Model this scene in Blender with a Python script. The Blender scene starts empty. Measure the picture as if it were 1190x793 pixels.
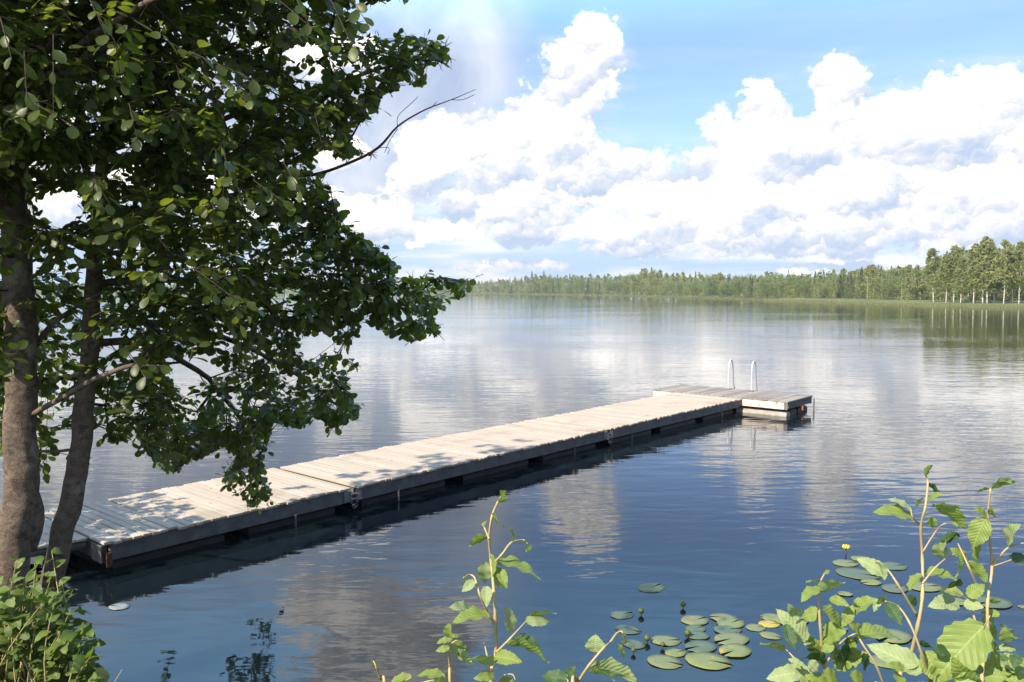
import bpy, math, random
import numpy as np
from mathutils import Vector, Matrix, noise as mnoise

rng = random.Random(11)
nrg = np.random.default_rng(11)
scene = bpy.context.scene
col = scene.collection
R = math.radians

# ------------------------------------------------------------------ camera
H = 3.05                                   # eye above the water
FPX, CX, CY = 952.0, 595.0, 396.5          # focal length and centre in photo pixels
PITCH = math.atan(59.5 / FPX)
FWD = Vector((0, math.cos(PITCH), -math.sin(PITCH)))
UP = Vector((0, math.sin(PITCH), math.cos(PITCH)))
RT = Vector((1, 0, 0))
CAM = Vector((0, 0, H))

cam_d = bpy.data.cameras.new('camera')
cam = bpy.data.objects.new('camera', cam_d)
col.objects.link(cam)
cam_d.sensor_width = 36.0
cam_d.lens = FPX / 1190.0 * 36.0
cam_d.clip_start = 0.05
cam_d.clip_end = 9000
cam.location = CAM
cam.rotation_euler = (math.pi / 2 - PITCH, 0, 0)
scene.camera = cam


def ray(px, py):
    return FWD + RT * ((px - CX) / FPX) + UP * ((CY - py) / FPX)


def at(px, py, d):
    """world point at a distance d along the view axis"""
    return CAM + ray(px, py) * d


def on_z(px, py, z=0.0):
    r = ray(px, py)
    return CAM + r * ((z - H) / r.z)


def pix(p):
    v = Vector(p) - CAM
    d = v.dot(FWD)
    return CX + FPX * v.dot(RT) / d, CY - FPX * v.dot(UP) / d, d


# ------------------------------------------------------------------ object helpers
def tag(o, label=None, cat=None, group=None, kind=None):
    if label: o['label'] = label
    if cat: o['category'] = cat
    if group: o['group'] = group
    if kind: o['kind'] = kind
    return o


def empty(name, loc, rz=0.0):
    o = bpy.data.objects.new(name, None)
    o.empty_display_size = 0.2
    o.location = loc
    o.rotation_euler = (0, 0, rz)
    col.objects.link(o)
    return o


def link_mesh(name, me, mat, parent=None, world=False):
    me.materials.clear()
    me.materials.append(mat)
    o = bpy.data.objects.new(name, me)
    col.objects.link(o)
    if parent is not None:
        o.parent = parent
        if world:                                   # mesh was built in world coordinates
            m = Matrix.Translation(parent.location) @ Matrix.Rotation(parent.rotation_euler.z, 4, 'Z')
            o.matrix_parent_inverse = m.inverted()
    return o


class MB:
    """collects shapes and links them as one mesh object"""
    def __init__(s):
        s.v, s.f, s.uv = [], [], None

    def box(s, c, size, rz=0.0, ch=0.0, M=None):
        x, y, z = size[0] / 2, size[1] / 2, size[2] / 2
        b = len(s.v)
        if M is None:
            M = Matrix.Translation(c) @ Matrix.Rotation(rz, 4, 'Z')
        if ch <= 0:
            pts = [(i * x, j * y, k * z) for k in (-1, 1) for j in (-1, 1) for i in (-1, 1)]
            fs = [(0, 2, 3, 1), (4, 5, 7, 6), (0, 1, 5, 4), (2, 6, 7, 3), (0, 4, 6, 2), (1, 3, 7, 5)]
        else:
            pts, fs = [], []
            ch = min(ch, x * .9, y * .9, z * .9)
            for k, (ax, ay) in ((-z, (x - ch, y - ch)), (-z + ch, (x, y)), (z - ch, (x, y)), (z, (x - ch, y - ch))):
                pts += [(-ax, -ay, k), (ax, -ay, k), (ax, ay, k), (-ax, ay, k)]
            fs = [(3, 2, 1, 0), (12, 13, 14, 15)]
            for l in range(3):
                for q in range(4):
                    a, c2 = l * 4 + q, l * 4 + (q + 1) % 4
                    fs.append((a, c2, c2 + 4, a + 4))
        s.v += [tuple(M @ Vector(p)) for p in pts]
        s.f += [tuple(b + i for i in f) for f in fs]
        return s

    def tube(s, path, radii, n=8, cap=True, jit=0.0, seed=0):
        path = [Vector(p) for p in path]
        b = len(s.v)
        prev = None
        for i, p in enumerate(path):
            t = (path[min(i + 1, len(path) - 1)] - path[max(i - 1, 0)])
            if t.length < 1e-9: t = Vector((0, 0, 1))
            t.normalize()
            if prev is None:
                a = Vector((0, 0, 1)) if abs(t.z) < .9 else Vector((1, 0, 0))
                u = t.cross(a).normalized()
            else:
                u = (prev - t * prev.dot(t))
                u = u.normalized() if u.length > 1e-6 else t.orthogonal().normalized()
            prev = u
            w = t.cross(u)
            r = radii[i] if hasattr(radii, '__len__') else radii
            for k in range(n):
                a = 2 * math.pi * k / n
                rr = r
                if jit:
                    q = p + u * math.cos(a) * r * 2 + w * math.sin(a) * r * 2
                    rr = r * (1 + jit * mnoise.noise(q * 3.1 + Vector((seed, 0, 0))) + jit * .5 * mnoise.noise(q * 9 + Vector((0, seed, 0))))
                s.v.append(tuple(p + (u * math.cos(a) + w * math.sin(a)) * rr))
        m = len(path)
        for i in range(m - 1):
            for k in range(n):
                k2 = (k + 1) % n
                s.f.append((b + i * n + k, b + i * n + k2, b + (i + 1) * n + k2, b + (i + 1) * n + k))
        if cap:
            s.f.append(tuple(b + k for k in range(n))[::-1])
            s.f.append(tuple(b + (m - 1) * n + k for k in range(n)))
        return s

    def mesh(s, name, smooth=False):
        me = bpy.data.meshes.new(name)
        me.from_pydata(s.v, [], s.f)
        if smooth:
            me.polygons.foreach_set('use_smooth', [True] * len(me.polygons))
        me.update()
        return me

    def build(s, name, mat, parent=None, world=True, smooth=False):
        return link_mesh(name, s.mesh(name, smooth), mat, parent, world and parent is not None)


def tri_mesh(name, V, F, uv=None, smooth=False):
    """fast mesh from numpy arrays of vertices and triangles"""
    me = bpy.data.meshes.new(name)
    nv, nf = len(V), len(F)
    me.vertices.add(nv)
    me.vertices.foreach_set('co', np.ascontiguousarray(V, dtype=np.float32).ravel())
    me.loops.add(nf * 3)
    me.polygons.add(nf)
    me.polygons.foreach_set('loop_start', np.arange(0, nf * 3, 3, dtype=np.int32))
    me.loops.foreach_set('vertex_index', np.ascontiguousarray(F, dtype=np.int32).ravel())
    if uv is not None:
        l = me.uv_layers.new(name='UVMap')
        l.data.foreach_set('uv', np.ascontiguousarray(uv[F.ravel()], dtype=np.float32).ravel())
    if smooth:
        me.polygons.foreach_set('use_smooth', np.ones(nf, dtype=bool))
    me.update(calc_edges=True)
    me.validate()
    return me


def subdiv_path(pts, k=4, jitter=0.0, seed=0):
    """Catmull-Rom through pts (each a Vector), k steps between"""
    out = []
    n = len(pts)
    for i in range(n - 1):
        p0, p1, p2, p3 = pts[max(i - 1, 0)], pts[i], pts[i + 1], pts[min(i + 2, n - 1)]
        for j in range(k):
            t = j / k
            q = .5 * ((2 * p1) + (-p0 + p2) * t + (2 * p0 - 5 * p1 + 4 * p2 - p3) * t * t + (-p0 + 3 * p1 - 3 * p2 + p3) * t ** 3)
            if jitter and (i or j):
                q = q + Vector((mnoise.noise(q * 4 + Vector((seed, 0, 0))), mnoise.noise(q * 4 + Vector((0, seed + 3, 0))), 0)) * jitter
            out.append(q)
    out.append(pts[-1].copy())
    return out


def lerp_list(vals, k):
    out = []
    for i in range(len(vals) - 1):
        for j in range(k):
            out.append(vals[i] + (vals[i + 1] - vals[i]) * j / k)
    out.append(vals[-1])
    return out


# ------------------------------------------------------------------ node helpers
class NT:
    def __init__(s, tree):
        s.t = tree
        tree.nodes.clear()

    def n(s, typ, **kw):
        nd = s.t.nodes.new(typ)
        for k, v in kw.items():
            setattr(nd, k, v)
        return nd

    def put(s, sock, val):
        if hasattr(val, 'is_output') or hasattr(val, 'links'):
            s.t.links.new(val, sock)
        else:
            sock.default_value = val

    def math(s, op, a, b=None, c=None, clamp=False):
        nd = s.n('ShaderNodeMath', operation=op, use_clamp=clamp)
        s.put(nd.inputs[0], a)
        if b is not None: s.put(nd.inputs[1], b)
        if c is not None: s.put(nd.inputs[2], c)
        return nd.outputs[0]

    def vmath(s, op, a, b=None, c=None):
        nd = s.n('ShaderNodeVectorMath', operation=op)
        s.put(nd.inputs[0], a)
        if b is not None: s.put(nd.inputs[1], b)
        if c is not None: s.put(nd.inputs[2], c)
        return nd.outputs['Value'] if op in ('LENGTH', 'DOT_PRODUCT', 'DISTANCE') else nd.outputs['Vector']

    def noise(s, vec, scale, detail=4, rough=.5, dist=0.0, dims='3D'):
        nd = s.n('ShaderNodeTexNoise', noise_dimensions=dims)
        s.put(nd.inputs['Vector'], vec)
        nd.inputs['Scale'].default_value = scale
        nd.inputs['Detail'].default_value = detail
        nd.inputs['Roughness'].default_value = rough
        nd.inputs['Distortion'].default_value = dist
        return nd.outputs['Fac']

    def ramp(s, fac, stops):
        nd = s.n('ShaderNodeValToRGB')
        s.put(nd.inputs[0], fac)
        el = nd.color_ramp.elements
        while len(el) < len(stops): el.new(.5)
        for e, (p, c) in zip(el, stops):
            e.position = p
            e.color = (c[0], c[1], c[2], 1)
        return nd.outputs[0]

    def mix(s, fac, a, b, mode='MIX'):
        nd = s.n('ShaderNodeMix', data_type='RGBA', blend_type=mode)
        s.put(nd.inputs[0], fac)
        s.put(nd.inputs[6], (*a, 1) if isinstance(a, tuple) else a)
        s.put(nd.inputs[7], (*b, 1) if isinstance(b, tuple) else b)
        return nd.outputs[2]

    def smooth(s, x, lo, hi, a=0.0, b=1.0):
        nd = s.n('ShaderNodeMapRange', interpolation_type='SMOOTHSTEP')
        s.put(nd.inputs[0], x)
        for i, v in enumerate((lo, hi, a, b)):
            s.put(nd.inputs[i + 1], v)
        return nd.outputs[0]


def new_mat(name):
    m = bpy.data.materials.new(name)
    m.use_nodes = True
    t = NT(m.node_tree)
    out = t.n('ShaderNodeOutputMaterial')
    return m, t, out


def principled(t, out, color, rough=.6, spec=.5, bump=None, bstr=.3, bdist=.01, metal=0.0):
    p = t.n('ShaderNodeBsdfPrincipled')
    t.put(p.inputs['Base Color'], (*color, 1) if isinstance(color, tuple) else color)
    t.put(p.inputs['Roughness'], rough)
    p.inputs['Specular IOR Level'].default_value = spec
    p.inputs['Metallic'].default_value = metal
    if bump is not None:
        b = t.n('ShaderNodeBump')
        b.inputs['Strength'].default_value = bstr
        b.inputs['Distance'].default_value = bdist
        t.put(b.inputs['Height'], bump)
        t.t.links.new(b.outputs[0], p.inputs['Normal'])
    t.t.links.new(p.outputs[0], out.inputs['Surface'])
    return p


def leaf_mat(name, dark, light, trans, tr=.35, rough=.42, spec=.5, veins=False, blotch=None, objvar=False):
    m, t, out = new_mat(name)
    geo = t.n('ShaderNodeNewGeometry')
    rnd = geo.outputs['Random Per Island']
    if objvar:
        oi = t.n('ShaderNodeObjectInfo')
        rnd = t.math('ADD', t.math('MULTIPLY', rnd, .45), t.math('MULTIPLY', oi.outputs['Random'], .55))
    c = t.mix(rnd, dark, light)
    tc = t.mix(rnd, trans, tuple(v * .7 for v in trans))
    bump = None
    if veins:
        uv = t.n('ShaderNodeUVMap')
        sp = t.n('ShaderNodeSeparateXYZ')
        t.t.links.new(uv.outputs[0], sp.inputs[0])
        u = t.math('ABSOLUTE', t.math('SUBTRACT', sp.outputs[0], .5))
        ph = t.math('SUBTRACT', t.math('MULTIPLY', sp.outputs[1], 9.0), t.math('MULTIPLY', u, 7.0))
        tri = t.math('PINGPONG', ph, .5)
        side = t.smooth(tri, 0.0, .12, 1.0, 0.0)
        midr = t.smooth(u, 0.008, .03, 1.0, 0.0)
        v = t.math('MAXIMUM', side, midr)
        c = t.mix(t.math('MULTIPLY', v, .28), c, tuple(min(1, x * 1.9 + .02) for x in light))
        bump = t.math('SUBTRACT', t.math('MULTIPLY', tri, 2.0), v)
    if blotch:
        pos = t.n('ShaderNodeNewGeometry').outputs['Position']
        f = t.smooth(t.noise(pos, 38, 4, .65), .66, .72, 0, .8)
        c = t.mix(f, c, blotch)
    p = principled(t, out, c, rough, spec, bump, .25, .003)
    tl = t.n('ShaderNodeBsdfTranslucent')
    t.put(tl.inputs[0], tc)
    mx = t.n('ShaderNodeMixShader')
    mx.inputs[0].default_value = tr
    t.t.links.new(p.outputs[0], mx.inputs[1])
    t.t.links.new(tl.outputs[0], mx.inputs[2])
    t.t.links.new(mx.outputs[0], out.inputs['Surface'])
    return m


M = {}


def make_materials():
    # weathered deck planks
    for nm, a, b in (('deck', (.41, .335, .255), (.495, .415, .325)), ('deck_grey', (.24, .205, .17), (.36, .315, .265))):
        m, t, out = new_mat(nm)
        geo = t.n('ShaderNodeNewGeometry')
        tc = t.n('ShaderNodeTexCoord')
        mp = t.n('ShaderNodeMapping')
        t.t.links.new(tc.outputs['Object'], mp.inputs[0])
        mp.inputs['Scale'].default_value = (40, 2.0, 40) if nm == 'deck' else (40, 2.0, 40)
        g = t.noise(mp.outputs[0], 1.0, 5, .6)
        big = t.noise(tc.outputs['Object'], 1.3, 4, .6)
        c = t.mix(geo.outputs['Random Per Island'], a, b)
        c = t.mix(t.smooth(g, .3, .75, 0, .35), c, tuple(x * .55 for x in a))
        c = t.mix(t.smooth(big, .52, .70, 0, .5), c, tuple(x * .6 for x in a))
        kn = t.n('ShaderNodeTexVoronoi')
        mk = t.n('ShaderNodeMapping'); t.t.links.new(tc.outputs['Object'], mk.inputs[0]); mk.inputs['Scale'].default_value = (9, 2.2, 9)
        t.t.links.new(mk.outputs[0], kn.inputs['Vector']); kn.inputs['Scale'].default_value = 1.0
        c = t.mix(t.smooth(kn.outputs['Distance'], .05, .14, .75, 0), c, tuple(x * .3 for x in a))
        principled(t, out, c, .75, .25, g, .25, .003)
        M[nm] = m
    m, t, out = new_mat('beam')
    tc = t.n('ShaderNodeTexCoord')
    g = t.noise(tc.outputs['Object'], 6, 6, .65)
    c = t.ramp(g, [(.3, (.06, .062, .062)), (.55, (.105, .106, .104)), (.75, (.17, .165, .155))])
    principled(t, out, c, .7, .3, g, .3, .004)
    M['beam'] = m
    m, t, out = new_mat('pale_board')
    tc = t.n('ShaderNodeTexCoord')
    g = t.noise(tc.outputs['Object'], 9, 5, .65)
    c = t.ramp(g, [(.33, (.34, .16, .06)), (.42, (.55, .47, .38)), (.6, (.66, .61, .53))])
    principled(t, out, c, .7, .3, g, .2, .003)
    M['pale_board'] = m
    m, t, out = new_mat('float_plastic')
    tc = t.n('ShaderNodeTexCoord')
    g = t.noise(tc.outputs['Object'], 5, 4, .6)
    c = t.ramp(g, [(.35, (.012, .012, .013)), (.7, (.03, .03, .03))])
    principled(t, out, c, .55, .4)
    M['float'] = m
    m, t, out = new_mat('float_grey')
    tc = t.n('ShaderNodeTexCoord')
    g = t.noise(tc.outputs['Object'], 7, 5, .6)
    c = t.ramp(g, [(.35, (.20, .18, .15)), (.7, (.38, .35, .30))])
    principled(t, out, c, .6, .4, g, .2, .004)
    M['float_grey'] = m
    m, t, out = new_mat('steel')
    principled(t, out, (.72, .72, .70), .38, .5, metal=.5)
    M['steel'] = m
    m, t, out = new_mat('galvanised')
    tc = t.n('ShaderNodeTexCoord')
    g = t.noise(tc.outputs['Object'], 25, 4, .6)
    c = t.ramp(g, [(.35, (.16, .16, .155)), (.7, (.30, .29, .27))])
    principled(t, out, c, .5, .5, metal=.6)
    M['galv'] = m
    m, t, out = new_mat('rust')
    tc = t.n('ShaderNodeTexCoord')
    g = t.noise(tc.outputs['Object'], 30, 4, .6)
    c = t.ramp(g, [(.35, (.05, .02, .015)), (.7, (.16, .065, .04))])
    principled(t, out, c, .8, .3)
    M['rust'] = m
    m, t, out = new_mat('orange_buoy')
    principled(t, out, (.30, .11, .03), .6, .3)
    M['orange'] = m
    # bark
    for nm, cols in (('bark', [(.25, (.04, .03, .023)), (.45, (.11, .082, .062)), (.6, (.185, .14, .105)), (.8, (.30, .245, .19))]),
                     ('twig', [(.3, (.03, .022, .016)), (.7, (.07, .05, .036))]),
                     ('deadwood', [(.3, (.07, .055, .045)), (.7, (.16, .13, .11))])):
        m, t, out = new_mat(nm)
        pos = t.n('ShaderNodeNewGeometry').outputs['Position']
        mp = t.n('ShaderNodeMapping')
        t.t.links.new(pos, mp.inputs[0])
        mp.inputs['Scale'].default_value = (1, 1, 1.3)
        g1 = t.noise(mp.outputs[0], 15, 7, .7, .6)
        g2 = t.noise(mp.outputs[0], 80, 5, .65)
        g = t.math('ADD', t.math('MULTIPLY', g1, .65), t.math('MULTIPLY', g2, .35))
        c = t.ramp(g, cols)
        if nm == 'bark':
            mp2 = t.n('ShaderNodeMapping')
            t.t.links.new(pos, mp2.inputs[0])
            mp2.inputs['Scale'].default_value = (12, 12, 70)
            len_ = t.noise(mp2.outputs[0], 1.0, 2, .5)
            c = t.mix(t.smooth(len_, .62, .70, 0, .6), c, (.06, .045, .035))
            c = t.mix(t.smooth(t.noise(pos, 13, 5, .7, .5), .53, .63, 0, .75), c, (.05, .038, .028))
            moss = t.smooth(t.noise(pos, 5, 4, .6), .56, .68, 0, .5)
            c = t.mix(moss, c, (.33, .30, .24))
        principled(t, out, c, .85, .25, g, 1.0, .02)
        M[nm] = m
    m, t, out = new_mat('birch_bark')
    tc = t.n('ShaderNodeTexCoord')
    mp = t.n('ShaderNodeMapping')
    t.t.links.new(tc.outputs['Object'], mp.inputs[0])
    mp.inputs['Scale'].default_value = (20, 20, 60)
    g = t.noise(mp.outputs[0], 1.0, 4, .6)
    c = t.ramp(g, [(.36, (.09, .08, .07)), (.46, (.50, .48, .44)), (.7, (.62, .60, .56))])
    principled(t, out, c, .7, .3)
    M['birch_bark'] = m
    m, t, out = new_mat('grey_bark')
    principled(t, out, (.14, .11, .09), .85, .2)
    M['grey_bark'] = m
    m, t, out = new_mat('young_stem')
    pos = t.n('ShaderNodeNewGeometry').outputs['Position']
    g = t.noise(pos, 22, 4, .6)
    c = t.ramp(g, [(.3, (.34, .32, .12)), (.55, (.42, .32, .16)), (.75, (.42, .26, .16))])
    principled(t, out, c, .6, .3, g, .2, .001)
    M['young_stem'] = m
    M['alder_leaf'] = leaf_mat('alder_leaf', (.024, .039, .009), (.070, .100, .018), (.32, .40, .035), .40, .42, .38)
    M['bush_leaf'] = leaf_mat('bush_leaf', (.055, .10, .02), (.14, .20, .04), (.25, .36, .04), .32, .45, .4, veins=True)
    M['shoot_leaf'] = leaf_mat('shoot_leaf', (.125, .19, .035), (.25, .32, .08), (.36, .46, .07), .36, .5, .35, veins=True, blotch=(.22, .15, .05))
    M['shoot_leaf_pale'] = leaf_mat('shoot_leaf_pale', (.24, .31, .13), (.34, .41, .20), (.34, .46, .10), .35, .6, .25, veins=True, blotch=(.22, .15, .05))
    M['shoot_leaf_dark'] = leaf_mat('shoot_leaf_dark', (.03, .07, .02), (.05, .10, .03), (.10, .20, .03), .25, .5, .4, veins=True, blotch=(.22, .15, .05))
    M['birch_leaf'] = leaf_mat('birch_leaf', (.185, .215, .07), (.36, .375, .15), (.46, .49, .17), .5, .7, .1, objvar=True)
    M['aspen_leaf'] = leaf_mat('aspen_leaf', (.14, .18, .075), (.28, .315, .135), (.40, .44, .16), .5, .7, .1, objvar=True)
    M['spruce_leaf'] = leaf_mat('spruce_leaf', (.04, .07, .03), (.065, .095, .04), (.08, .13, .04), .25, .7, .2, objvar=True)
    M['willow_leaf'] = leaf_mat('willow_leaf', (.09, .125, .05), (.16, .195, .085), (.20, .26, .08), .3, .6, .2, objvar=True)
    M['reed'] = leaf_mat('reed', (.15, .17, .065), (.26, .26, .12), (.20, .22, .08), .3, .7, .2)
    M['grass'] = leaf_mat('grass', (.06, .11, .025), (.14, .20, .05), (.2, .3, .05), .3, .6, .2)
    M['straw'] = leaf_mat('straw', (.42, .30, .14), (.55, .42, .22), (.4, .3, .15), .25, .6, .2)
    for nm, base, spot in (('lily_pad', (.15, .175, .075), (.23, .19, .075)), ('lily_pad_yellow', (.36, .30, .05), (.40, .17, .05)),
                           ('lily_pad_patchy', (.16, .19, .065), (.42, .23, .06)), ('lily_pad_submerged', (.085, .12, .075), (.12, .14, .07)),
                           ('lily_pad_glint', (.20, .22, .21), (.30, .30, .28))):  # last entry: a pad's glint painted in as pale grey colour
        m, t, out = new_mat(nm)
        pos = t.n('ShaderNodeNewGeometry').outputs['Position']
        g = t.noise(pos, 7, 5, .6)
        g2 = t.noise(pos, 40, 3, .6)
        c = t.mix(t.smooth(g, .56, .68, 0, .85), base, spot)
        c = t.mix(t.smooth(g2, .5, .75, 0, .35), c, tuple(x * .55 for x in base))
        principled(t, out, c, .5, .3, g2, .2, .003)
        M[nm] = m
    m, t, out = new_mat('lily_bud')
    principled(t, out, (.07, .09, .02), .5, .4)
    M['bud'] = m
    m, t, out = new_mat('lily_flower')
    principled(t, out, (.65, .50, .03), .5, .4)
    M['flower'] = m
    # ground
    m, t, out = new_mat('ground')
    pos = t.n('ShaderNodeNewGeometry').outputs['Position']
    g = t.noise(pos, .12, 5, .6)
    g2 = t.noise(pos, 6, 5, .65)
    c = t.ramp(g, [(.35, (.09, .11, .04)), (.5, (.14, .155, .06)), (.65, (.20, .19, .09))])
    c = t.mix(t.smooth(g2, .45, .7, 0, .6), c, (.06, .08, .025))
    principled(t, out, c, .9, .2, g2, .5, .05)
    M['ground'] = m
    m, t, out = new_mat('bank_soil')
    pos = t.n('ShaderNodeNewGeometry').outputs['Position']
    g = t.noise(pos, 1.6, 6, .65)
    g2 = t.noise(pos, 22, 5, .65)
    c = t.ramp(g, [(.35, (.05, .04, .025)), (.5, (.06, .075, .025)), (.68, (.09, .12, .03))])
    c = t.mix(t.smooth(g2, .45, .7, 0, .5), c, (.035, .03, .018))
    principled(t, out, c, .9, .2, g2, .6, .04)
    M['bank'] = m
    # lake water, dark with peat
    m, t, out = new_mat('lake_water')
    pos = t.n('ShaderNodeNewGeometry').outputs['Position']

    def warp(sx, sy, rot):
        mp = t.n('ShaderNodeMapping')
        t.t.links.new(pos, mp.inputs[0])
        mp.inputs['Rotation'].default_value = (0, 0, rot)
        mp.inputs['Scale'].default_value = (sx, sy, 1)
        return mp.outputs[0]
    w1 = t.noise(warp(.28, .95, R(-8)), 1.0, 2, .45, .6)
    w2 = t.noise(warp(1.1, 3.4, R(7)), 1.0, 2, .5, .5)
    w3 = t.noise(warp(5.0, 13.0, R(-3)), 1.0, 2, .5, .3)
    calm = t.smooth(t.noise(warp(.035, .09, R(12)), 1.0, 3, .5), .38, .62, .45, 1.15)
    hgt = t.math('ADD', t.math('ADD', t.math('MULTIPLY', w1, WAVE[0]), t.math('MULTIPLY', w2, WAVE[1])), t.math('MULTIPLY', w3, WAVE[2]))
    hgt = t.math('MULTIPLY', hgt, calm)
    p = principled(t, out, (.005, .009, .012), .03, .5, hgt, 1.0, 1.0)
    p.inputs['IOR'].default_value = 1.42
    M['water'] = m


WAVE = (.0115, .0088, .0013)
make_materials()

# ------------------------------------------------------------------ sky, clouds and sun
SUN_AZ, SUN_EL = R(44.0), R(41.0)          # azimuth: behind the camera, to its left
sun_vec = Vector((-math.sin(SUN_AZ) * math.cos(SUN_EL), -math.cos(SUN_AZ) * math.cos(SUN_EL), math.sin(SUN_EL)))
sd = bpy.data.lights.new('sun', 'SUN')
sd.energy = 4.2
sd.angle = R(.53)
sd.color = (1.0, .90, .75)
so = bpy.data.objects.new('sun', sd)
so.rotation_euler = sun_vec.to_track_quat('Z', 'Y').to_euler()
so.location = (-20, -20, 30)
col.objects.link(so)


def azel(px, py):
    d = ray(px, py).normalized()
    return math.degrees(math.atan2(d.x, d.y)), math.degrees(math.asin(d.z))


CLOUDS = [  # px, py, rx, ry, weight    white towering heaps
    (694, 48, 26, 22, 1.0), (678, 82, 40, 32, 1.0), (660, 112, 40, 34, 1.0), (640, 145, 48, 36, 1.0), (585, 160, 34, 30, 1.0),
    (540, 165, 46, 34, 1.0), (505, 178, 38, 32, 1.0), (600, 195, 80, 40, 1.0), (580, 228, 76, 36, 1.0), (660, 205, 52, 44, .95),
    (715, 205, 40, 30, 1.0), (748, 222, 40, 36, 1.0), (780, 236, 44, 28, .95), (820, 248, 44, 24, .9),
    (892, 140, 36, 30, 1.0), (872, 172, 44, 38, 1.0), (925, 165, 44, 30, .95), (838, 190, 36, 22, .85), (880, 215, 70, 36, 1.0),
    (974, 102, 30, 25, 1.0), (985, 130, 24, 18, .8), (1020, 170, 50, 44, 1.0), (1065, 145, 52, 36, 1.0), (1110, 145, 58, 40, 1.0),
    (1160, 150, 60, 46, 1.0), (1225, 170, 80, 60, 1.0), (1090, 195, 90, 46, 1.0), (1000, 215, 80, 40, 1.0), (1180, 215, 80, 46, .95),
    (940, 235, 80, 34, .95), (1300, 210, 100, 70, 1.0), (1400, 190, 120, 80, .9),
    # low lumpy band
    (700, 258, 150, 20, .80), (830, 276, 110, 18, .82), (940, 272, 110, 22, .85), (1050, 258, 110, 24, .85), (1160, 262, 110, 26, .9),
    (600, 268, 90, 14, .7), (500, 262, 60, 12, .7), (735, 291, 45, 8, .72), (960, 313, 50, 6, .75), (590, 309, 60, 6, .6), (1190, 290, 60, 20, .9), (1300, 290, 90, 30, .9),
        (455, -80, 95, 36, 1.0), (430, -140, 90, 44, 1.0), (525, -66, 44, 24, .85), (385, -50, 60, 40, .9), (500, -190, 70, 30, .8), (1010, -260, 90, 24, .7),
    (350, 250, 150, 30, .7), (150, 200, 140, 50, .8), (-80, 180, 200, 90, .9), (392, 180, 26, 16, .9), (370, 60, 60, 20, .7),
]
STRATUS = [  # smooth shaded lavender sheet at the upper left, running on above the frame
    (470, 40, 120, 90, 1.0), (500, 90, 80, 45, .9), (430, 130, 120, 70, 1.0), (400, 210, 110, 40, 1.0), (470, -40, 130, 80, 1.0), (440, -130, 140, 80, 1.0), (540, 20, 60, 40, .7),
    (300, 60, 180, 130, 1.0), (100, 60, 220, 150, 1.0), (520, -120, 100, 50, .8), (350, -230, 200, 80, .9), (600, -215, 130, 34, .6), (760, -150, 120, 20, .6),
    (1010, -330, 220, 60, .7), (1250, -150, 130, 40, .55), (460, 265, 120, 12, .6), (445, 214, 75, 26, .9),
]


def soft_noise(t, vec):
    nz = t.n('ShaderNodeTexNoise', noise_dimensions='2D')
    t.put(nz.inputs['Vector'], vec)
    nz.inputs['Scale'].default_value = .13
    nz.inputs['Detail'].default_value = 4
    return nz.outputs['Color']


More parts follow.
